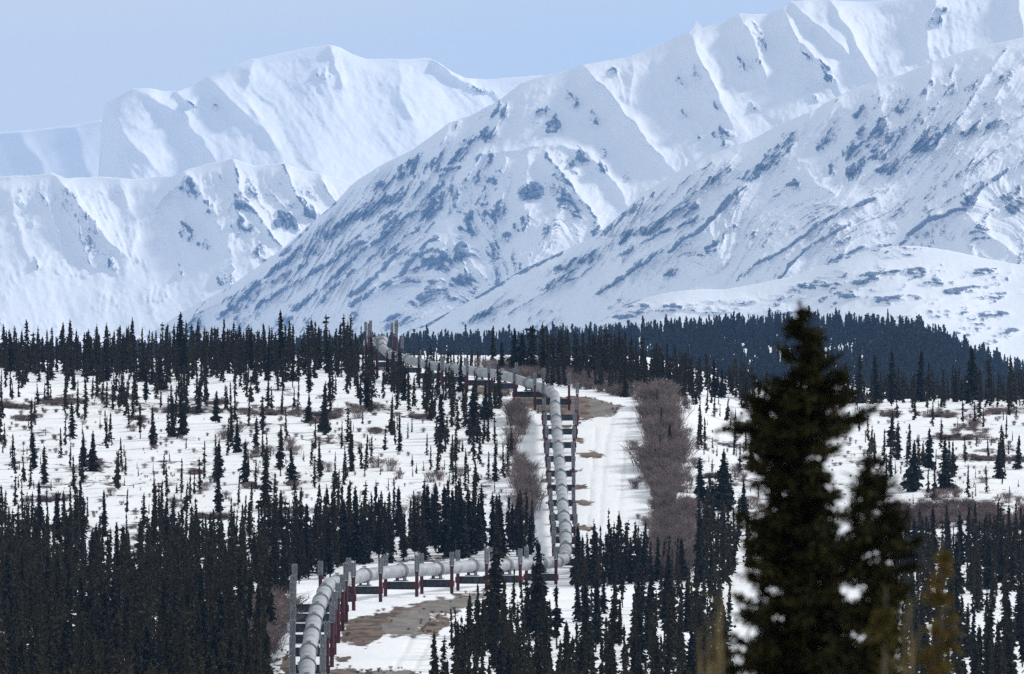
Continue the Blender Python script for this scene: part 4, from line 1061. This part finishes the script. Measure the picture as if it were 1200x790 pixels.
def in_poly(n, poly, h0, h1, s0=0.7, s1=1.2):
    P = np.array(poly, float); a = P.min(0); b = P.max(0); out = []
    while len(out) < n:
        x, y = RNG.uniform(a[0], b[0]), RNG.uniform(a[1], b[1])
        if vnoise(np.array([x / 11.0]), np.array([y / 9.0]), 404)[0] < RNG.uniform(0.1, 0.6): continue
        if poly_mask(np.array([x]), np.array([y]), poly)[0]: out.append((x, y, RNG.uniform(h0, h1), RNG.uniform(s0, s1), 0))
    return out
merge_shrubs(in_poly(250, [(756, 470), (774, 462), (792, 478), (802, 520), (798, 560), (812, 640), (806, 680), (772, 690), (762, 640), (770, 600), (756, 540), (760, 510), (750, 500)], 14, 34, 0.6, 1.0) + in_poly(60, [(742, 470), (778, 446), (806, 476), (822, 560), (830, 660), (756, 690), (744, 600), (738, 520)], 7, 18, 0.7, 1.2), 'willow_thicket', 'tall leafless brown thicket along the right edge of the clearing', 'thicket')
merge_shrubs(in_poly(46, [(600, 492), (612, 494), (616, 560), (622, 612), (612, 612), (606, 560), (600, 530)], 18, 34, 0.6, 0.9), 'willow_thicket', 'leafless brown thicket along the left edge of the clearing', 'thicket')
merge_shrubs(in_poly(170, [(1040, 604), (1100, 598), (1210, 604), (1210, 632), (1120, 622), (1050, 622)], 10, 20), 'willow_thicket', 'long low brown thicket crossing the right snowfield', 'thicket')
merge_shrubs(in_poly(110, [(568, 434), (600, 428), (645, 434), (700, 447), (775, 460), (765, 472), (690, 459), (640, 446), (580, 444)], 7, 20), 'willow_thicket', 'brown leafless thicket below the dark trees right of the upper pipe', 'thicket')
merge_shrubs(in_poly(46, [(296, 730), (328, 712), (324, 740), (316, 772), (300, 775)], 22, 44), 'willow_thicket', 'brown leafless thicket left of the near bend posts', 'thicket')
bs = []
for x, y, rx, ry in BRUSH_E:
    for k in range(int(rx * 0.9)): bs.append((x + RNG.normal(0, rx * 0.5), y + RNG.normal(0, ry * 0.5), RNG.uniform(3, 7), RNG.uniform(1.2, 2.2), 0))
for k in range(1150):
    x = RNG.uniform(0, 590) if RNG.uniform() < 0.6 else RNG.uniform(815, 1200)
    bs.append((x, RNG.uniform(462, 660), RNG.uniform(1.5, 7) , RNG.uniform(0.5, 1.2), 0))
for P in SOIL + GRAVEL[1:2]:
    for k in range(26):
        j = int(RNG.integers(len(P))); f = RNG.uniform(); q = P[(j + 1) % len(P)]
        bs.append((P[j][0] * (1 - f) + q[0] * f + RNG.normal(0, 7), P[j][1] * (1 - f) + q[1] * f + RNG.normal(0, 2.5), RNG.uniform(2, 4), RNG.uniform(0.9, 1.5), 1))
merge_shrubs([b for b in bs if b[4] == 1 or not blocked(b[0], b[1], 5)], 'low_brush', 'low dark heath and twigs sticking out of the snow', 'brush')
# shrubs one can count
SH_ME = [mesh_np('bare_shrub', V, F, M_TWIG, False, {'tint': t}) for V, F, t in SHR]
spots = [(440, 548, 14), (458, 552, 18), (468, 560, 12), (488, 590, 14), (505, 590, 12), (300, 538, 12), (312, 536, 16), (338, 530, 20), (345, 534, 14), (420, 492, 16), (505, 563, 16), (515, 560, 14), (540, 556, 13), (385, 555, 14), (375, 550, 10), (402, 600, 14), (426, 606, 16), (470, 606, 14),
         (240, 575, 12), (265, 586, 12), (205, 594, 14), (130, 582, 12), (280, 510, 12), (262, 516, 14), (155, 505, 10), (345, 575, 14), (330, 590, 12), (540, 598, 18), (1092, 582, 14), (1100, 586, 16), (1108, 584, 12), (1120, 583, 14), (1152, 566, 9), (1180, 590, 16), (1195, 592, 14), (862, 560, 18), (870, 566, 14), (815, 548, 12), (1100, 560, 8), (880, 596, 18), (892, 600, 14)]
spots.sort(key=lambda s: s[0])
nl = 0; nr_ = 0
for k, (px, by, h) in enumerate(spots):
    X, Y, Z = px_to_ground(px, by); H = h * Y / FPX
    o = bpy.data.objects.new('bare_shrub', SH_ME[k % 5]); o.location = (X, Y, Z); o.scale = (H * 1.15, H * 1.15, H); o.rotation_euler = (0, 0, RNG.uniform(0, 6.28)); link(o)
    if px < 600:
        lab = 'small leafless shrub on the left snowfield, %s from the left edge' % (['first', 'second', 'third', 'fourth', 'fifth', 'sixth', 'seventh', 'eighth', 'ninth', 'tenth', 'eleventh', 'twelfth', 'thirteenth', 'fourteenth', 'fifteenth', 'sixteenth', 'seventeenth', 'eighteenth', 'nineteenth', 'twentieth', 'twenty-first', 'twenty-second', 'twenty-third', 'twenty-fourth', 'twenty-fifth', 'twenty-sixth', 'twenty-seventh', 'twenty-eighth', 'twenty-ninth', 'thirtieth'][nl]); nl += 1
    else:
        lab = 'small leafless shrub on the right snowfield, %s from the thicket' % ORD[nr_]; nr_ += 1
    tag(o, lab, 'shrub', 'bare shrubs on the snowfields')

# ------------------------------------------------------------------ foreground spruces (out of focus)
def near_spruce(px, top_y, D, prof, label, mat, seed, dens=1.0, lean=0.0, name='spruce_tree', cat='spruce tree', group='blurred young spruces close to the viewer'):
    """prof: list of (y picture, half width left, half width right)"""
    rng = np.random.default_rng(seed)
    m = D / FPX
    X = (px - 600) * m; ztop = (YH - top_y) * m; zg = float(ground_z(X, D)); H = ztop - zg
    root = empty(name, (X, D, zg), 0, label, cat, group)
    prof = np.array(prof, float)
    pz = (YH - prof[:, 0]) * m - zg
    def wid(z, ca):   # ca = cos azimuth: left/right
        wl = np.interp(-z, -pz, prof[:, 1]) * m; wr = np.interp(-z, -pz, prof[:, 2]) * m
        return np.maximum((wl * (1 - ca) / 2 + wr * (1 + ca) / 2) - 7 * m, 0.004)
    Vs = []; ti = []; LV = []; LF = []
    def tube(P, R, n=6):
        P = np.array(P); b = len(LV)
        for p, r in zip(P, R):
            for k in range(n): LV.append((p[0] + r * math.cos(6.2832 * k / n), p[1] + r * math.sin(6.2832 * k / n) * 0.8, p[2] + (r * math.sin(6.2832 * k / n) * 0.6 if abs(P[-1][2] - P[0][2]) < 0.5 * H else 0)))
        for i in range(len(P) - 1):
            for k in range(n): LF.append((b + i * n + k, b + i * n + (k + 1) % n, b + (i + 1) * n + (k + 1) % n, b + (i + 1) * n + k))
    zs = np.linspace(-0.3, H + 0.07, 11)
    tube([(lean * z / H + 0.01 * math.sin(z * 3), 0, z) for z in zs], np.maximum(0.011 * (H - zs), 0) + 0.004, 8)
    z = H - 0.03; whorl = 0
    while z > 0.25:
        n = int(rng.integers(6, 10) * dens * min(1.0, 0.35 + (H - z) * 1.1) + 0.5)
        gapf = 0.48 + 1.0 * float(fbm(np.array([z * 2.1 + seed]), np.array([0.5]), 2, seed)[0])
        for k in range(max(n, 2)):
            a = rng.uniform(0, 6.283); ca = math.cos(a)
            L = float(wid(z - 0.04, ca)) * rng.uniform(0.55, 1.22) * gapf * (0.9 if abs(ca) > 0.5 else 0.8) + 0.015
            if rng.uniform() < 0.10: L *= 1.15
            zb = z + rng.uniform(-0.05, 0.05)
            droop = rng.uniform(-0.15, 0.42) * L if H - z > 0.35 else -rng.uniform(0.0, 0.9) * L
            xo = lean * zb / H
            nseg = 6
            f = np.linspace(0, 1, nseg)
            az = a + np.cumsum(rng.normal(0, 0.05, nseg))
            P = np.stack([xo + np.cos(az) * L * f, np.sin(az) * L * f, zb - droop * f + 0.22 * L * f ** 2.2], 1)
            tube(P, 0.006 * (1 - f) * (0.4 + L) + 0.0015, 4)
            # side twigs clothed with needles
            nt = max(int(L / 0.020 * dens), 3)
            fb = rng.uniform(0.12, 1.0, nt)
            base = np.stack([np.interp(fb, f, P[:, i]) for i in range(3)], 1)
            sgn = rng.choice([-1, 1], nt); tl = (0.035 + 0.24 * L * (1.1 - fb)) * rng.uniform(0.6, 1.3, nt)
            ta = a + sgn * rng.uniform(0.5, 1.0, nt)
            tip = base + np.stack([np.cos(ta) * tl, np.sin(ta) * tl, rng.uniform(-0.45, 0.15, nt) * tl], 1)
            for q in range(9):
                g = rng.uniform(0.0, 1.0, nt)[:, None]
                b0 = base * (1 - g) + tip * g
                dirv = (tip - base) / (np.linalg.norm(tip - base, axis=1)[:, None] + 1e-6)
                t0 = b0 + (dirv * 0.6 + rng.normal(0, 0.55, (nt, 3))) * rng.uniform(0.022, 0.050, nt)[:, None]
                Vs.append(kites(b0, t0, np.full(nt, 0.0100), rng, 0)); ti.append(np.repeat(np.clip(rng.uniform(-0.25, 0.35, nt) + 0.5 * (fb > 0.72) * rng.uniform(0.2, 1.2, nt), 0, 1), 4))  # lighter tint towards branch ends paints in the olive highlights
            g = rng.uniform(0.05, 1, 20 + int(L * 190)); b0 = np.stack([np.interp(g, f, P[:, i]) for i in range(3)], 1)
            t0 = b0 + rng.normal(0, 1, b0.shape) * 0.030 + np.array([ca, math.sin(a), 0]) * 0.012
            Vs.append(kites(b0, t0, np.full(len(g), 0.010), rng, 0)); ti.append(np.repeat(rng.uniform(0, 0.5, len(g)), 4))
        z -= rng.uniform(0.030, 0.062) / max(dens, 0.5); whorl += 1
    V = np.concatenate(Vs).reshape(-1, 3)
    add('crown', mesh_np('crown', V, np.arange(len(V)).reshape(-1, 4), mat, False, {'tint': np.concatenate(ti)}), root)
    add('trunk', mesh_np('trunk', np.array(LV), np.array(LF), M_BARK, True), root)
    print('near tree quads', len(V) // 4)

near_spruce(937, 366, 52, [(366, 1, 1), (378, 5, 5), (395, 14, 14), (420, 28, 26), (450, 46, 42), (478, 56, 66), (500, 74, 84), (525, 78, 80), (548, 66, 58), (580, 62, 54), (605, 70, 64), (625, 100, 74), (650, 104, 86), (690, 96, 94), (740, 96, 98), (790, 98, 100), (1300, 90, 90)],
            'tall blurred dark spruce close to the viewer, filling the right foreground', M_SPRUCE_NEAR, 41, 1.0)
near_spruce(1022, 532, 50, [(532, 1, 1), (552, 9, 11), (575, 22, 22), (610, 30, 34), (650, 42, 52), (700, 50, 50), (750, 56, 54), (790, 60, 58), (1300, 60, 60)],
            'shorter blurred dark spruce leaning against the tall foreground spruce', M_SPRUCE_NEAR, 42, 0.85)
near_spruce(1102, 648, 44, [(648, 1, 1), (672, 5, 5), (700, 10, 10), (730, 18, 18), (760, 24, 26), (790, 30, 32), (1300, 50, 50)],
            'small blurred yellowish spruce standing right of the tall foreground spruce', M_YOUNG, 43, 0.42)
near_spruce(1036, 706, 42, [(706, 1, 1), (730, 9, 9), (760, 18, 18), (790, 28, 28), (1300, 50, 50)],
            'small blurred olive spruce at the bottom edge before the dark foreground spruces', M_YOUNG, 44, 0.42)

def shoots(px, top_y, D, label, seed, n=5, spread=14):
    rng = np.random.default_rng(seed); m = D / FPX
    X = (px - 600) * m; zg = float(ground_z(X, D)); H = (YH - top_y) * m - zg
    mb = MB()
    for k in range(n):
        bx, by_ = rng.normal(0, 0.05), rng.normal(0, 0.05); hx = rng.normal(0, spread * m); h = H * (1 if k == 0 else rng.uniform(0.86, 0.99))
        P = [np.array([bx + (hx - bx) * f ** 1.4, by_, h * f - 0.2 * (f == 0)]) for f in np.linspace(0, 1, 7)]
        for i in range(6):
            d = P[i + 1] - P[i]; n0 = len(mb.v)
            for p, f in ((P[i], i / 6), (P[i + 1], (i + 1) / 6)):
                r = 0.012 * (1 - f) + 0.003
                for q in range(5): mb.v.append(p + np.array([r * math.cos(1.2566 * q), r * math.sin(1.2566 * q), 0]))
            for q in range(5): mb.f.append((n0 + q, n0 + (q + 1) % 5, n0 + 5 + (q + 1) % 5, n0 + 5 + q))
        for j in range(10):
            f = rng.uniform(0.5, 0.98); p = np.array([bx + (hx - bx) * f ** 1.4, by_, h * f]); e = p + np.array([rng.normal(0, 0.06), rng.normal(0, 0.06), rng.uniform(0.05, 0.16)])
            n0 = len(mb.v); mb.v += [p + [0.004, 0, 0], p - [0.004, 0, 0], e - [0.002, 0, 0], e + [0.002, 0, 0]]; mb.f.append((n0, n0 + 1, n0 + 2, n0 + 3))
    o = add('bare_sapling', mb.mesh('bare_sapling', M_SHOOT)); o.location = (X, D, zg)
    tag(o, label, 'sapling', 'blurred bare saplings at the lower right')
shoots(842, 690, 40, 'blurred bare sapling stems left of the tall foreground spruce', 1, 6, 10)
shoots(822, 735, 44, 'shorter blurred bare stems, leftmost of the foreground saplings', 2, 4, 8)
shoots(1060, 700, 42, 'blurred bare stems between the two small yellowish foreground spruces', 3, 4, 8)

# ------------------------------------------------------------------ haze, sky, light, camera
def haze():
    x0, x1, y0, y1, z0, z1 = -9000, 9000, -120, 27000, -175, 760
    mb = MB(); mb.box(((x0 + x1) / 2, (y0 + y1) / 2, (z0 + z1) / 2), x1 - x0, y1 - y0, z1 - z0)
    m = bpy.data.materials.new('haze_air'); m.use_nodes = True; nt = m.node_tree
    nt.nodes.clear()
    out = nt.nodes.new('ShaderNodeOutputMaterial'); pv = nt.nodes.new('ShaderNodeVolumePrincipled')
    pv.inputs['Color'].default_value = (0.21, 0.48, 1.0, 1)
    pv.inputs['Density'].default_value = HAZE
    pv.inputs['Density Attribute'].default_value = ''
    pv.inputs['Anisotropy'].default_value = 0.1
    nt.links.new(pv.outputs[0], out.inputs['Volume'])
    tag(add('haze', mb.mesh('haze', m)), 'thin blue air haze over the whole valley', kind='stuff')
HAZE = 2.0e-5
haze()

SUN_EL, SUN_AZ = math.radians(33), math.radians(64)    # azimuth measured from the view axis towards the right
w = bpy.data.worlds.new('World'); scene.world = w; w.use_nodes = True
nt = w.node_tree; bg = nt.nodes['Background']
sky = nt.nodes.new('ShaderNodeTexSky'); sky.sky_type = 'NISHITA'; sky.sun_disc = False
sky.sun_elevation = SUN_EL; sky.sun_rotation = SUN_AZ
sky.air_density = 1.0; sky.dust_density = 0.6; sky.ozone_density = 1.5; sky.altitude = 800
tc = nt.nodes.new('ShaderNodeTexCoord')
vm = nt.nodes.new('ShaderNodeVectorMath'); vm.operation = 'ADD'; vm.inputs[1].default_value = (0, 0, 0.16)
vn = nt.nodes.new('ShaderNodeVectorMath'); vn.operation = 'NORMALIZE'
nt.links.new(tc.outputs['Generated'], vm.inputs[0]); nt.links.new(vm.outputs[0], vn.inputs[0]); nt.links.new(vn.outputs[0], sky.inputs['Vector'])
# thin high cloud veil, thicker to the left
cn = nt.nodes.new('ShaderNodeTexNoise'); cn.inputs['Scale'].default_value = 9; cn.inputs['Detail'].default_value = 5
cm = nt.nodes.new('ShaderNodeMapping'); cm.inputs['Scale'].default_value = (1.0, 1.0, 3.0)
nt.links.new(tc.outputs['Generated'], cm.inputs[0]); nt.links.new(cm.outputs[0], cn.inputs['Vector'])
sx = nt.nodes.new('ShaderNodeSeparateXYZ'); nt.links.new(tc.outputs['Generated'], sx.inputs[0])
veil = mathn(nt, 'MULTIPLY', ramp(nt, cn.outputs['Fac'], 0.25, 0.85), 0.25)
lft = mathn(nt, 'MULTIPLY', ramp(nt, mathn(nt, 'MULTIPLY', sx.outputs[0], -1.0), -0.03, 0.07), 0.35)
fac = mathn(nt, 'ADD', mathn(nt, 'ADD', veil, lft), 0.66, clamp=True)
col = mixc(nt, fac, sky.outputs[0], (4.9, 5.15, 5.2))
nt.links.new(col, bg.inputs['Color']); bg.inputs['Strength'].default_value = 0.118

sun = bpy.data.lights.new('sun', 'SUN'); sun.energy = 2.5; sun.angle = math.radians(8); sun.color = (1.0, 0.965, 0.935)
so = bpy.data.objects.new('sun', sun); link(so)
# light travels from the sun: direction to the sun = (sin az cos el, cos az cos el, sin el)
from mathutils import Vector
dv = Vector((math.sin(SUN_AZ) * math.cos(SUN_EL), math.cos(SUN_AZ) * math.cos(SUN_EL), math.sin(SUN_EL)))
so.rotation_euler = dv.to_track_quat('Z', 'Y').to_euler(); so.location = (200, -50, 300)

cam = bpy.data.cameras.new('camera'); co = bpy.data.objects.new('camera', cam); link(co)
co.location = (0, 0, 0); co.rotation_euler = (math.radians(90), 0, 0)
cam.sensor_width = 36; cam.lens = 300; cam.shift_y = -65.0 / 1200
cam.clip_start = 0.5; cam.clip_end = 60000
cam.dof.use_dof = True; cam.dof.focus_distance = 1050; cam.dof.aperture_fstop = 8.0
scene.camera = co

scene.render.engine = 'CYCLES'
cy = scene.cycles
cy.denoiser = 'OPENIMAGEDENOISE'; cy.denoising_prefilter = 'ACCURATE'; cy.denoising_input_passes = 'RGB_ALBEDO_NORMAL'
cy.max_bounces = 5; cy.diffuse_bounces = 2; cy.glossy_bounces = 2; cy.transmission_bounces = 1; cy.volume_bounces = 1; cy.transparent_max_bounces = 4
cy.use_denoising = False; cy.use_adaptive_sampling = True; cy.adaptive_threshold = 0.005
scene.view_settings.view_transform = 'Standard'; scene.view_settings.look = 'None'; scene.view_settings.gamma = 1
scene.view_settings.exposure = 0.27
